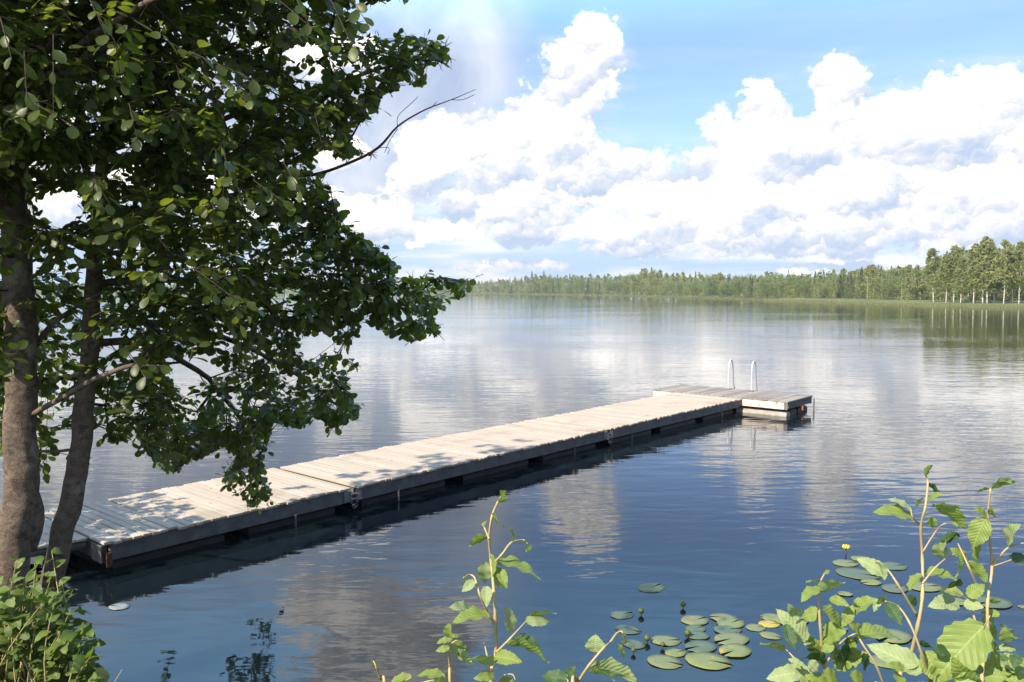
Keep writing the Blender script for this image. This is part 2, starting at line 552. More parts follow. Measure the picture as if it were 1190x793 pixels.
def make_world():
    w = bpy.data.worlds.new('World')
    scene.world = w
    w.use_nodes = True
    # --- density group: direction in degrees (az, el, 0) -> density
    g = bpy.data.node_groups.new('cloud_density', 'ShaderNodeTree')
    g.interface.new_socket('Pos', in_out='INPUT', socket_type='NodeSocketVector')
    g.interface.new_socket('Blob', in_out='OUTPUT', socket_type='NodeSocketFloat')
    t = NT(g)
    gi = t.n('NodeGroupInput'); go = t.n('NodeGroupOutput')
    pos = gi.outputs[0]
    # warp the position a little so that outlines are ragged
    nz = t.n('ShaderNodeTexNoise')
    t.put(nz.inputs['Vector'], pos); nz.inputs['Scale'].default_value = .55; nz.inputs['Detail'].default_value = 3
    wv = t.vmath('MULTIPLY', t.vmath('SUBTRACT', nz.outputs['Color'], (.5, .5, .5)), (2.2, 1.5, 0))
    p = t.vmath('ADD', pos, wv)
    def blobs(t, p, lst):
        best = None
        for (px, py, rx, ry, wt) in lst:
            a, e = azel(px, py)
            k = math.degrees(1 / FPX)
            sx = 1.0 / (rx * k * math.cos(R(a)) ** 1.2 * 1.35); sy = 1.0 / (ry * k * 1.35)
            q = t.vmath('MULTIPLY_ADD', p, (sx, sy, 0), (-a * sx, -e * sy, 0))
            d = t.math('MULTIPLY_ADD', t.vmath('LENGTH', q), -wt, wt)
            best = d if best is None else t.math('SMOOTH_MAX', best, d, .12)
        return best
    best = blobs(t, p, CLOUDS)
    # far side of the sky: loose scattered heaps
    sep = t.n('ShaderNodeSeparateXYZ'); t.t.links.new(pos, sep.inputs[0])
    aa = t.math('ABSOLUTE', sep.outputs[0])
    back = t.math('SUBTRACT', t.math('MULTIPLY', t.noise(pos, .05, 4, .5), 3.2), 1.75)
    back = t.math('ADD', back, t.smooth(aa, 38, 50, -2.5, 0.0))
    back = t.math('SUBTRACT', back, t.smooth(sep.outputs[1], 40, 70, 0, 1.5))
    blob = t.math('MAXIMUM', best, back)
    t.t.links.new(blob, go.inputs[0])
    # --- detail group: cauliflower puffs, inverted voronoi at several sizes, and a fine ragged noise
    g2 = bpy.data.node_groups.new('cloud_detail', 'ShaderNodeTree')
    g2.interface.new_socket('Pos', in_out='INPUT', socket_type='NodeSocketVector')
    g2.interface.new_socket('Detail', in_out='OUTPUT', socket_type='NodeSocketFloat')
    t = NT(g2)
    gi = t.n('NodeGroupInput'); go = t.n('NodeGroupOutput')
    pos = gi.outputs[0]
    nz = t.n('ShaderNodeTexNoise', noise_dimensions='2D')
    t.put(nz.inputs['Vector'], pos); nz.inputs['Scale'].default_value = .8; nz.inputs['Detail'].default_value = 4; nz.inputs['Roughness'].default_value = .6
    p = t.vmath('ADD', pos, t.vmath('MULTIPLY', t.vmath('SUBTRACT', nz.outputs['Color'], (.5, .5, .5)), (1.5, 1.2, 0)))
    puff = None
    for sc, am in ((.26, .40), (.62, .26), (1.5, .15)):
        v = t.n('ShaderNodeTexVoronoi', feature='SMOOTH_F1', voronoi_dimensions='2D')
        t.put(v.inputs['Vector'], t.vmath('MULTIPLY', p, (1.0, 1.3, 0)))
        v.inputs['Scale'].default_value = sc
        v.inputs['Smoothness'].default_value = .5
        x = t.math('MULTIPLY', t.math('SUBTRACT', .42, v.outputs['Distance']), am * 1.3)
        puff = x if puff is None else t.math('ADD', puff, x)
    fine = t.math('MULTIPLY', t.math('SUBTRACT', t.noise(pos, 1.5, 7, .62, 0, '2D'), .5), .34)
    t.t.links.new(t.math('ADD', puff, fine), go.inputs[0])

    t = NT(w.node_tree)
    out = t.n('ShaderNodeOutputWorld')
    sky = t.n('ShaderNodeTexSky', sky_type='NISHITA')
    sky.sun_disc = False
    sky.sun_elevation = SUN_EL
    sky.sun_rotation = math.pi + SUN_AZ
    sky.altitude = 100
    sky.air_density = 1.0
    sky.dust_density = 1.0
    sky.ozone_density = 2.2
    geo = t.n('ShaderNodeTexCoord')
    sep = t.n('ShaderNodeSeparateXYZ')
    t.t.links.new(geo.outputs['Generated'], sep.inputs[0])
    az = t.math('MULTIPLY', t.math('ARCTAN2', sep.outputs[0], sep.outputs[1]), 180 / math.pi)
    el = t.math('MULTIPLY', t.math('ARCSINE', sep.outputs[2]), 180 / math.pi)
    cb = t.n('ShaderNodeCombineXYZ')
    t.t.links.new(az, cb.inputs[0]); t.t.links.new(el, cb.inputs[1])

    def grp(tree, off):
        n = t.n('ShaderNodeGroup'); n.node_tree = tree
        t.put(n.inputs[0], t.vmath('ADD', cb.outputs[0], off) if off else cb.outputs[0])
        return n.outputs[0]
    b0 = grp(g, None); b2 = grp(g, (-.9, 2.0, 0))
    c0 = grp(g2, None); c1 = grp(g2, (-.30, .55, 0))
    d0 = t.math('ADD', b0, c0)
    mask = t.smooth(d0, .03, .26)
    # relief: the sun is high and to the left behind us, bases are darker. Every puff is lit on its upper left
    wz = t.n('ShaderNodeTexNoise', noise_dimensions='2D')
    t.put(wz.inputs['Vector'], cb.outputs[0]); wz.inputs['Scale'].default_value = 1.1; wz.inputs['Detail'].default_value = 4; wz.inputs['Roughness'].default_value = .55
    wp = t.vmath('ADD', cb.outputs[0], t.vmath('MULTIPLY', t.vmath('SUBTRACT', wz.outputs['Color'], (.5, .5, .5)), (2.0, 1.5, 0)))
    balls = None
    for sc, ky, kx in ((.20, .17, .05), (.50, .19, .08), (1.25, .20, .09)):
        v = t.n('ShaderNodeTexVoronoi', feature='SMOOTH_F1', voronoi_dimensions='2D')
        t.put(v.inputs['Vector'], t.vmath('MULTIPLY', wp, (.8, 1.25, 0)))
        v.inputs['Scale'].default_value = sc
        v.inputs['Smoothness'].default_value = .22
        dv = t.vmath('SUBTRACT', t.vmath('MULTIPLY', wp, (.8, 1.25, 0)), v.outputs['Position'])
        x = t.vmath('DOT_PRODUCT', dv, (-kx, ky, 0))
        balls = x if balls is None else t.math('ADD', balls, x)
    rel = t.math('ADD', t.math('MULTIPLY', t.math('SUBTRACT', c0, c1), .35), t.math('MULTIPLY', t.math('SUBTRACT', b0, b2), .42))
    lit = t.math('ADD', t.smooth(rel, -.55, .22), t.math('ADD', balls, -.05))
    lowb = t.smooth(el, 1.0, 8.0, .22, 0.0)
    soft = t.math('MULTIPLY', t.math('SUBTRACT', t.noise(cb.outputs[0], .28, 3, .5, .3, '2D'), .5), .40)
    shade = t.math('ADD', t.math('SUBTRACT', lit, lowb), soft, clamp=True)
    ccol = t.ramp(shade, [(0.0, (.55, .66, .86)), (.3, (.70, .77, .90)), (.52, (.87, .89, .94)), (.72, (1.03, 1.01, 1.0)), (.85, (1.28, 1.23, 1.18)), (1.0, (1.75, 1.68, 1.60))])
    bg1 = t.n('ShaderNodeBackground')
    t.t.links.new(t.mix(1.0, sky.outputs[0], (.90, .94, 1.10), 'MULTIPLY'), bg1.inputs[0]); bg1.inputs[1].default_value = SKY_STR
    bg2 = t.n('ShaderNodeBackground')
    t.t.links.new(ccol, bg2.inputs[0]); bg2.inputs[1].default_value = CLOUD_STR
    # milky veil low in the sky and thin veil round the clouds
    veil = t.math('MAXIMUM', t.smooth(el, 0.0, 12.0, .92, .10), t.smooth(b0, -.45, .1, 0.0, .35))
    bgv = t.n('ShaderNodeBackground')
    vn = t.noise(t.vmath('MULTIPLY', cb.outputs[0], (.09, .75, 0)), 1.0, 4, .55, .2, '2D')
    t.t.links.new(t.ramp(vn, [(.38, (.50, .68, .95)), (.52, (.66, .79, .97)), (.64, (.93, .92, .95))]), bgv.inputs[0])
    bgv.inputs[1].default_value = CLOUD_STR
    # smooth lavender sheet
    wl = t.vmath('ADD', cb.outputs[0], t.vmath('MULTIPLY', t.vmath('SUBTRACT', soft_noise(t, cb.outputs[0]), (.5, .5, .5)), (4, 3, 0)))
    lav = blobs(t, wl, STRATUS)
    lm = t.smooth(lav, .02, .34, 0, .96)
    ln = t.noise(cb.outputs[0], .16, 5, .55, .3, '2D')
    lcol = t.ramp(ln, [(.34, (.47, .57, .77)), (.5, (.60, .68, .85)), (.62, (.72, .78, .91)), (.75, (.84, .88, .95))])
    bgl = t.n('ShaderNodeBackground'); t.t.links.new(lcol, bgl.inputs[0]); bgl.inputs[1].default_value = CLOUD_STR

    def over(fac, a, b):
        m = t.n('ShaderNodeMixShader'); t.t.links.new(fac, m.inputs[0])
        t.t.links.new(a, m.inputs[1]); t.t.links.new(b, m.inputs[2])
        return m.outputs[0]
    sh = over(veil, bg1.outputs[0], bgv.outputs[0])
    sh = over(lm, sh, bgl.outputs[0])
    # bright blue high veil, added ahead to brighten what the water mirrors
    hv = t.math('MULTIPLY', t.smooth(el, 15, 27, 0.0, 1.0), t.smooth(t.noise(t.vmath('MULTIPLY', cb.outputs[0], (.035, .06, 0)), 1.0, 5, .6, .6, '2D'), .25, .7, .55, .9))
    hv = t.math('MULTIPLY', hv, t.math('MULTIPLY', t.smooth(el, 42, 62, 1.0, 0.0), t.smooth(t.math('ABSOLUTE', az), 50, 85, 1.0, 0.0)))
    bgh = t.n('ShaderNodeBackground'); bgh.inputs[0].default_value = (.35, .74, 1.22, 1); bgh.inputs[1].default_value = CLOUD_STR * 2.6
    sh = over(hv, sh, bgh.outputs[0])
    sh = over(mask, sh, bg2.outputs[0])
    t.t.links.new(sh, out.inputs[0])
    w.cycles.sampling_method = 'MANUAL'
    w.cycles.sample_map_resolution = 512


EXPO = 1.05
SKY_STR, CLOUD_STR = .105, 1.06 / 2 ** EXPO
make_world()

# ------------------------------------------------------------------ water and land
def shore_ring():
    far = [(-700, 340.9), (-300, 341.2), (100, 341.4), (400, 341.5), (540, 341.6), (650, 343.0), (750, 345.0), (830, 347.4), (884, 348.9), (890, 350.4),
           (950, 352.3), (1020, 354.6), (1100, 357.3), (1190, 359.6), (1290, 361.5)]
    pts = []
    for x, y in far:
        p = on_z(x, y, 0)
        pts.append((p.x, p.y))
    pts += [(130, 110), (128, 70), (95, 30), (60, 8), (30, -6), (0, -9), (-25, -6), (-60, 0), (-140, 15), (-300, 60), (-560, 160), (-760, 330)]
    return pts


ring = shore_ring()
CEN = Vector((-60, 90))
RA = sorted((math.atan2(y - CEN.y, x - CEN.x), math.hypot(x - CEN.x, y - CEN.y)) for x, y in ring)


def shore_r(th):
    A = [a for a, _ in RA]; B = [b for _, b in RA]
    return float(np.interp(th, [A[-1] - 2 * math.pi] + A + [A[0] + 2 * math.pi], [B[-1]] + B + [B[0]]))


def make_setting():
    mb = MB()
    # one sheet of land round the lake, polar rings outward from the waterline
    N = 900
    offs = [(-6, -.8), (0, .03), (.8, .10), (4, .35), (14, .7), (40, 1.1), (120, 2.0), (300, 3.0), (700, 4.0)]
    for i in range(N):
        th = -math.pi + 2 * math.pi * i / N
        r = shore_r(th)
        for o, z in offs:
            jj = .5 * mnoise.noise(Vector((math.cos(th) * 60, math.sin(th) * 60, 0))) if 0 <= o < 5 else 0
            rr = r + o + jj
            x, y = CEN.x + rr * math.cos(th), CEN.y + rr * math.sin(th)
            near = max(0, 1 - math.hypot(x, y) / 60)
            mb.v.append((x, y, z - 1.2 * min(1, near * 2) if o > -1 else z))
    K = len(offs)
    for i in range(N):
        j = (i + 1) % N
        for k in range(K - 1):
            mb.f.append((i * K + k, i * K + k + 1, j * K + k + 1, j * K + k))
    o = mb.build('ground', M['ground'], smooth=True)
    tag(o, 'grassy land round the lake', kind='structure')
    o['label'] = 'low grassy land on the far side of the lake'
    # lake: one big sheet
    mb = MB()
    S = 1300
    mb.v = [(-S, -300, 0), (S, -300, 0), (S, 1250, 0), (-S, 1250, 0)]
    mb.f = [(0, 1, 2, 3)]
    o = mb.build('lake_water', M['water'])
    tag(o, 'calm rippled lake water mirroring clouds and sky', kind='structure')


def bank_z(x, y):
    # top of the bank behind the camera, slope to the waterline; a low point juts out at the left
    edge = 5.45 + 1.5 * max(0, min(1, (-x - 2.6) / 1.2)) - .12 * max(0, x) + .25 * math.sin(x * 1.7)
    t = (y - (edge - 3.6)) / 3.6
    t = max(0.0, min(1.6, t))
    z = 1.40 * (1 - (t * t * (3 - 2 * t) if t < 1 else 1)) - max(0, t - .97) * 1.8
    if x < -2.2:
        z += .28 * max(0, min(1, (-x - 2.2))) * (1 - min(1, t * .9))
    return z + .06 * mnoise.noise(Vector((x * 1.3, y * 1.3, 0)))


def make_bank():
    mb = MB()
    xs = np.linspace(-30, 26, 150); ys = np.linspace(-22, 9.5, 120)
    for y in ys:
        for x in xs:
            z = bank_z(x, y)
            if y < -12 or abs(x) > 20:
                z -= .5 * max(0, (-12 - y) / 10) + 1.2 * max(0, (abs(x) - 20) / 8) * 0
            mb.v.append((x, y, z))
    n = len(xs)
    for j in range(len(ys) - 1):
        for i in range(n - 1):
            mb.f.append((j * n + i, j * n + i + 1, (j + 1) * n + i + 1, (j + 1) * n + i))
    o = mb.build('bank', M['bank'], smooth=True)
    tag(o, 'earth and grass bank of the near shore', kind='structure')
    # short grass on the bank
    V, F = [], []
    for _ in range(9000):
        x = rng.uniform(-7, 6); y = rng.uniform(-2.5, 6.6)
        z = bank_z(x, y)
        if z < .08: continue
        h = rng.uniform(.10, .32); a = rng.uniform(0, 6.28); w = .004
        dx, dy = math.cos(a) * w, math.sin(a) * w
        lx, ly = rng.uniform(-.12, .12), rng.uniform(-.12, .12)
        b = len(V)
        V += [(x - dx, y - dy, z - .02), (x + dx, y + dy, z - .02), (x + lx * .5 + dx * .7, y + ly * .5 + dy * .7, z + h * .6), (x + lx * .5 - dx * .7, y + ly * .5 - dy * .7, z + h * .6), (x + lx, y + ly, z + h)]
        F += [(b, b + 1, b + 2), (b, b + 2, b + 3), (b + 3, b + 2, b + 4)]
    me = tri_mesh('bank_grass', np.array(V), np.array(F))
    o = link_mesh('bank_grass', me, M['grass'])
    tag(o, 'short green grass covering the near bank', 'grass', kind='stuff')


make_setting()
make_bank()

# ------------------------------------------------------------------ jetty
DECK_Z = .35
P1 = on_z(119, 631, DECK_Z); P2 = on_z(862, 463, DECK_Z)
AX = (P2 - P1); AX.z = 0; JL = AX.length; AX.normalize()
NR = Vector((AX.y, -AX.x, 0))                      # towards the right-hand side of the jetty
ANG = math.atan2(AX.y, AX.x)
LP = on_z(300, 547, DECK_Z); LQ = on_z(781, 458, DECK_Z)
JW = ((-(LP - P1).dot(NR)) + (-(LQ - P1).dot(NR))) / 2
print('JETTY length %.2f width %.2f angle %.1f' % (JL, JW, math.degrees(math.atan2(AX.x, AX.y))))
J1 = (on_z(441, 573, DECK_Z) - P1).dot(AX); J2 = (on_z(714, 499, DECK_Z) - P1).dot(AX)
print('joints', J1, J2)
# jetty frame: local x along AX from P1, local y to the left, origin right-hand near corner on the waterline
JO = Vector((P1.x, P1.y, 0))


def plank_run(mb, x0, x1, y0, y1, z, pitch=.102, gap=.011, th=.032, rnd=rng, along='x', tilt=.003, var=.02):
    """planks laid side by side along x, each running from y0 to y1"""
    n = max(1, round((x1 - x0) / pitch)); st = (x1 - x0) / n
    for i in range(n):
        c = x0 + (i + .5) * st
        e0 = rnd.uniform(-var, var); e1 = rnd.uniform(-var, var)
        Mx = Matrix.Translation((c, (y0 + e0 + y1 + e1) / 2, z - th / 2 + rnd.uniform(-.002, .002))) @ Matrix.Rotation(rnd.uniform(-tilt, tilt), 4, 'Z') @ Matrix.Rotation(rnd.uniform(-.008, .008), 4, 'X')
        mb.box(None, (st - gap, (y1 + e1) - (y0 + e0), th), ch=.004, M=Mx)


def make_jetty():
    root = empty('floating_jetty', JO, ANG)
    tag(root, 'long weathered timber floating jetty reaching out into the lake', 'jetty')
    secs = [(0.0, J1 - .05, .0), (J1 + .05, J2 - .05, .0), (J2 + .05, JL - .02, .0)]
    for si, (a, b, dz) in enumerate(secs):
        d = MB()
        plank_run(d, a, b, -.035, JW + .035, DECK_Z)
        d.build('deck', M['deck'], root, world=False)
        for y in (.0, JW - .05):
            bm = MB()
            bm.box(((a + b) / 2, y + .025, DECK_Z - .032 - .095), (b - a - .16, .05, .18), ch=.005)
            bm.build('side_beam', M['beam'], root, world=False)
        e = MB()
        for x in (a + .035, b - .035):
            e.box((x, JW / 2, DECK_Z - .032 - .10), (.06, JW - .11, .17), ch=.005)
        for k in range(1, 4):
            e.box((a + (b - a) * k / 4, JW / 2, DECK_Z - .032 - .085), (.05, JW - .11, .14))
        e.build('cross_beam', M['beam'], root, world=False)
        nf = 2 if si == 0 else 3
        for k in range(nf):
            x = a + (b - a) * (k + .5) / nf
            f = MB()
            f.box((x, JW / 2, -.03), ((b - a) / nf * .80, JW - .24, .30), ch=.05)
            f.build('float', M['float'], root, world=False)
        # thin steel posts down to the lake bed on the right-hand side
        for x in ([b - .9] if si == 0 else [a + .75, b - 1.1]):
            MB().tube([(x, -.035, DECK_Z - .19), (x, -.035, -1.6)], .016, 8).build('mooring_post', M['beam'], root, world=False)
    # hinges at the joints
    for j, rust in ((J1, False), (J2, True)):
        for y in (-.002, JW + .002):
            h = MB()
            s = -1 if y < .5 else 1
            h.box((j - .10, y + s * .006, DECK_Z - .13), (.10, .012, .15), ch=.003)
            h.box((j + .10, y + s * .006, DECK_Z - .13), (.10, .012, .15), ch=.003)
            h.tube([(j - .05, y + s * .02, DECK_Z - .10), (j + .05, y + s * .02, DECK_Z - .10)], .016, 8)
            h.tube([(j - .05, y + s * .02, DECK_Z - .17), (j + .05, y + s * .02, DECK_Z - .17)], .016, 8)
            ho = h.build('hinge', M['galv'], root, world=False)
            b_ = MB()
            b_.box((j, y + s * .008, DECK_Z - .14), (.07, .02, .11), ch=.004)
            b_.build('rubber_block' if not rust else 'rusty_plate', M['rust'] if rust else M['float'], root, world=False)
        # chain loop hanging at the joint
        ch = MB()
        for k in range(7):
            t0 = k / 6
            p = Vector((j - .07 + .14 * t0, -.04, DECK_Z - .12 - .16 * math.sin(math.pi * t0)))
            ang = k * 1.57
            ring_ = [p + Vector((.022 * math.cos(a_), .012 * math.sin(a_) * math.cos(ang), .022 * math.sin(a_))) for a_ in np.linspace(0, 2 * math.pi, 9)]
            ch.tube(ring_, .005, 5, cap=False)
        ch.build('chain', M['galv'], root, world=False)
    # worn end plate near the shore
    MB().box((-.012, .12, DECK_Z - .13), (.016, .24, .19), ch=.003).build('end_plate', M['beam'], root, world=False)
    MB().box((.06, -.012, DECK_Z - .20), (.06, .016, .16), ch=.003).build('corner_bracket', M['rust'], root, world=False)
    return root


def make_platform():
    C = on_z(916, 467, DECK_Z + .03)
    o = Vector((C.x, C.y, 0))
    root = empty('swimming_platform', o, ANG)
    tag(root, 'grey plank swimming platform set crosswise at the jetty end', 'platform')
    NLc = on_z(747, 454.5, DECK_Z + .03)
    W = -(NLc - C).dot(NR)
    L = ((on_z(952, 460, DECK_Z + .03) - C).dot(AX) + (on_z(793, 446.8, DECK_Z + .03) - C).dot(AX)) / 2
    L = max(1.5, min(2.1, L))
    print('PLATFORM', W, L)
    Z = DECK_Z + .03
    d = MB()
    n = round(W / .13)
    for i in range(n):                                   # planks run along the jetty axis
        y = (i + .5) * W / n
        d.box((L / 2 + rng.uniform(-.01, .01), y, Z - .016 + rng.uniform(-.003, .003)), (L, W / n - .014, .032), ch=.004)
    d.build('deck', M['deck_grey'], root, world=False)
    MB().box((.035, W / 2, Z - .032 - .09), (.05, W - .06, .17), ch=.005).build('front_board', M['pale_board'], root, world=False)
    MB().box((L - .035, W / 2, Z - .032 - .09), (.05, W - .06, .17), ch=.005).build('back_board', M['beam'], root, world=False)
    for y in (.035, W - .035):
        MB().box((L / 2, y, Z - .032 - .08), (L - .13, .05, .15), ch=.005).build('side_beam', M['beam'], root, world=False)
    # pipe floats under the front edge and floats under the ends
    for y0, y1 in ((.06, W * .36), (W * .64, W - .06)):
        f = MB(); f.tube([(.17, y0, -.01), (.17, y1, -.01)], .13, 20); f.build('pipe_float', M['float_grey'], root, world=False, smooth=False)
    for x, w_ in ((.62, .34), (1.08, .30), (L - .28, .34)):
        MB().box((x, W / 2, -.02), (w_, W - .2, .30), ch=.04).build('float', M['float'], root, world=False)
    MB().tube([(L - .02, -.03, Z - .08), (L - .02, -.03, -.4)], .02, 8).build('mooring_post', M['galv'], root, world=False)
    MB().tube([(.86, -.01, Z - .19), (.86, -.01, Z - .30)], .035, 10).build('orange_buoy', M['orange'], root, world=False)
    for x, y in ((.05, W * .45), (.05, .02)):
        MB().box((x - .035, y + .05, Z - .11), (.016, .07, .20), ch=.003).build('bracket', M['galv'], root, world=False)
    # ladder with two bent handrails at the far edge
    lp = on_z(846, 453, Z); lq = on_z(874, 455, Z)
    base = Vector(((lp.x + lq.x) / 2, (lp.y + lq.y) / 2, 0))
    lad = empty('swimming_ladder', base, ANG)
    tag(lad, 'bathing ladder with two pale bent steel handrails on the platform', 'ladder')
    lx0 = (base - o).dot(AX)
    half = .5 * abs((lq - lp).dot(NR))
    print('LADDER half', half, 'x', lx0)
    for s in (-1, 1):
        y = s * half
        reach = max(.28, L - lx0 + .06)
        pts = [Vector((0, y, Z)), Vector((.0, y, Z + .45)), Vector((.015, y, Z + .66)), Vector((.09, y, Z + .78)), Vector((.17, y, Z + .76)),
               Vector((.235, y, Z + .60)), Vector((reach * .8, y, Z + .18)), Vector((reach, y, Z - .06)), Vector((reach + .02, y, Z - .5)), Vector((reach + .02, y, -1.1))]
        MB().tube(subdiv_path(pts, 5), .0195, 10).build('handrail', M['steel'], lad, world=False, smooth=True)
        MB().tube([(0, y, Z + .001), (0, y, Z + .014)], .05, 14).build('foot_plate', M['galv'], lad, world=False)
    for k in range(3):
        z = -.05 - .28 * k
        MB().box((reach + .03, 0, z), (.07, 2 * half - .03, .03), ch=.006).build('rung', M['galv'], lad, world=False)


def make_gangway():
    # short plank bridge from the jetty end back to the bank behind the tree
    o = JO - AX * .02
    root = empty('gangway', Vector((o.x, o.y, 0)), ANG)
    tag(root, 'short plank gangway from the bank to the jetty behind the trunks', 'gangway')
    d = MB()
    y0, y1 = .30, JW - .02
    L = 3.6
    n = 28
    for i in range(n):
        x = -(i + .5) * L / n - .005
        z = DECK_Z - .012 + .32 * (i / n) ** 1.2
        d.box((x, (y0 + y1) / 2 + rng.uniform(-.01, .01), z), (L / n - .012, y1 - y0, .03), ch=.004)
    d.build('deck', M['deck'], root, world=False)
    for y in (y0 + .06, y1 - .06):
        MB().tube([(-.02, y, DECK_Z - .085), (-1.4, y, DECK_Z + .01), (-L, y, DECK_Z + .22)], .045, 8).build('stringer', M['beam'], root, world=False)


make_jetty(); make_platform(); make_gangway()

# ------------------------------------------------------------------ leaves
def alder_template():
    # rounded alder leaf, notched tip; x across, y along, z up; unit length
    rows = [(.30, .33), (.62, .46), (.88, .34)]
    V = [(0, 0, 0)]
    for y, w in rows:
        V += [(-w, y, .10 * w), (0, y, -.03), (w, y, .10 * w)]
    V += [(-.13, 1.0, .0), (0, .95, -.04), (.13, 1.0, .0)]
    F = [(0, 2, 1), (0, 3, 2)]
    for r in range(3):
        a = 1 + 3 * r
        F += [(a, a + 1, a + 4), (a, a + 4, a + 3), (a + 1, a + 2, a + 5), (a + 1, a + 5, a + 4)]
    V = np.array(V, dtype=float); V[:, 2] -= .12 * V[:, 1] ** 2
    uv = np.stack([V[:, 0] + .5, V[:, 1]], 1)
    return V, np.array(F), uv


def ovate_template(rows=12, serr=.035):
    """broad serrate leaf with folded midrib, more rows for leaves near the lens"""
    V, F, uv = [], [], []
    for i in range(rows + 1):
        t = i / rows
        w = .40 * (math.sin(math.pi * min(1, t ** .80 * .97 + .015)) ** .8)
        if t > .86: w *= (1 - (t - .86) / .14 * .8)
        w += (serr if i % 2 else -serr * .4) * (1 if 0 < i < rows else 0)
        w = max(w, .006)
        zc = -.22 * t * t
        for u, zf in ((-1, .20), (-.5, .13), (0, 0), (.5, .13), (1, .20)):
            wav = .035 * math.sin(t * 17 + (1 if u > 0 else 2.4)) * abs(u)
            V.append((u * w, t - .03 * abs(u), zc + zf * w * 1.1 + wav))
            uv.append((.5 + u * w, t))
    for i in range(rows):
        for k in range(4):
            a = i * 5 + k; b = a + 5
            F += [(a, a + 1, b + 1), (a, b + 1, b)]
    return np.array(V), np.array(F), np.array(uv)


AL = alder_template()
OV = ovate_template()
OV_LO = ovate_template(6, .02)


class Leaves:
    def __init__(s, tmpl):
        s.T = tmpl; s.V, s.F, s.U = [], [], []; s.n = 0

    def add(s, base, direc, nrm, length, width=1.0, curl=0.0):
        d = np.array(direc); d = d / (np.linalg.norm(d) + 1e-9)
        nn = np.array(nrm); nn = nn - d * nn.dot(d)
        l = np.linalg.norm(nn)
        if l < 1e-4:
            nn = np.array((d[1], -d[2], d[0])); nn = nn - d * nn.dot(d); l = np.linalg.norm(nn)
        nn = nn / l
        x = np.cross(d, nn)
        T = s.T[0]
        z = T[:, 2] - curl * T[:, 1] ** 2
        P = np.array(base) + length * (np.outer(T[:, 0] * width, x) + np.outer(T[:, 1], d) + np.outer(z, nn))
        s.V.append(P); s.F.append(s.T[1] + s.n); s.U.append(s.T[2]); s.n += len(T)

    def mesh(s, name, smooth=True):
        return tri_mesh(name, np.concatenate(s.V), np.concatenate(s.F), np.concatenate(s.U), smooth)


# ------------------------------------------------------------------ the alder trees at the left
def in_poly(x, y, poly):
    c = False
    j = len(poly) - 1
    for i in range(len(poly)):
        xi, yi = poly[i]; xj, yj = poly[j]
        if (yi > y) != (yj > y) and x < (xj - xi) * (y - yi) / (yj - yi) + xi:
            c = not c
        j = i
    return c


CROWN = [(-270, -300), (-150, -480), (250, -540), (470, -420), (500, -200), (455, -60), (470, -5), (400, 12), (440, 40), (520, 48), (525, 72), (490, 78), (498, 98), (445, 108), (438, 128),
         (410, 150), (408, 172), (440, 178), (385, 190), (372, 205), (392, 232), (402, 262), (432, 285), (462, 308), (462, 322), (548, 322), (540, 345), (505, 365),
         (512, 388), (470, 402), (448, 388), (420, 372), (405, 395), (412, 420), (405, 445), (420, 485), (385, 500), (365, 480), (352, 498), (318, 490), (305, 535), (318, 578), (290, 592),
         (258, 560), (268, 515), (238, 530), (196, 552), (165, 520), (120, 515), (105, 545), (60, 535), (40, 555), (-30, 500), (-60, 330), (-160, 200), (-280, 60)]
HOLES = [(72, 238, 26, 24), (225, 428, 34, 20), (365, 400, 22, 17), (352, 60, 26, 12), (145, 175, 12, 6), (210, 40, 9, 6), (245, 72, 10, 6), (268, 140, 11, 8),
         (380, 187, 18, 15), (55, 470, 16, 10), (140, 203, 8, 6), (330, 345, 7, 5), (340, 440, 12, 7), (300, 470, 12, 7), (90, 505, 30, 9), (318, 262, 8, 6), (365, 90, 10, 9), (300, 250, 7, 6)]
CLEAR = [(10, 300, 30, 700), (75, 560, 40, 120)]


def crown_depth(px, py):
    c = 5.9 + .7 * max(0, (px - 100) / 450)
    th = 1.7
    if py > 330:
        k = min(1.2, (py - 330) / 230)
        if px > 180:
            c += 2.35 * k
        else:
            c += .8 * k
        th = 1.7 - .9 * min(1, k)
    if px > 380:
        th = min(th, .55)
    elif px > 300:
        th = min(th, 1.1)
    return c, th


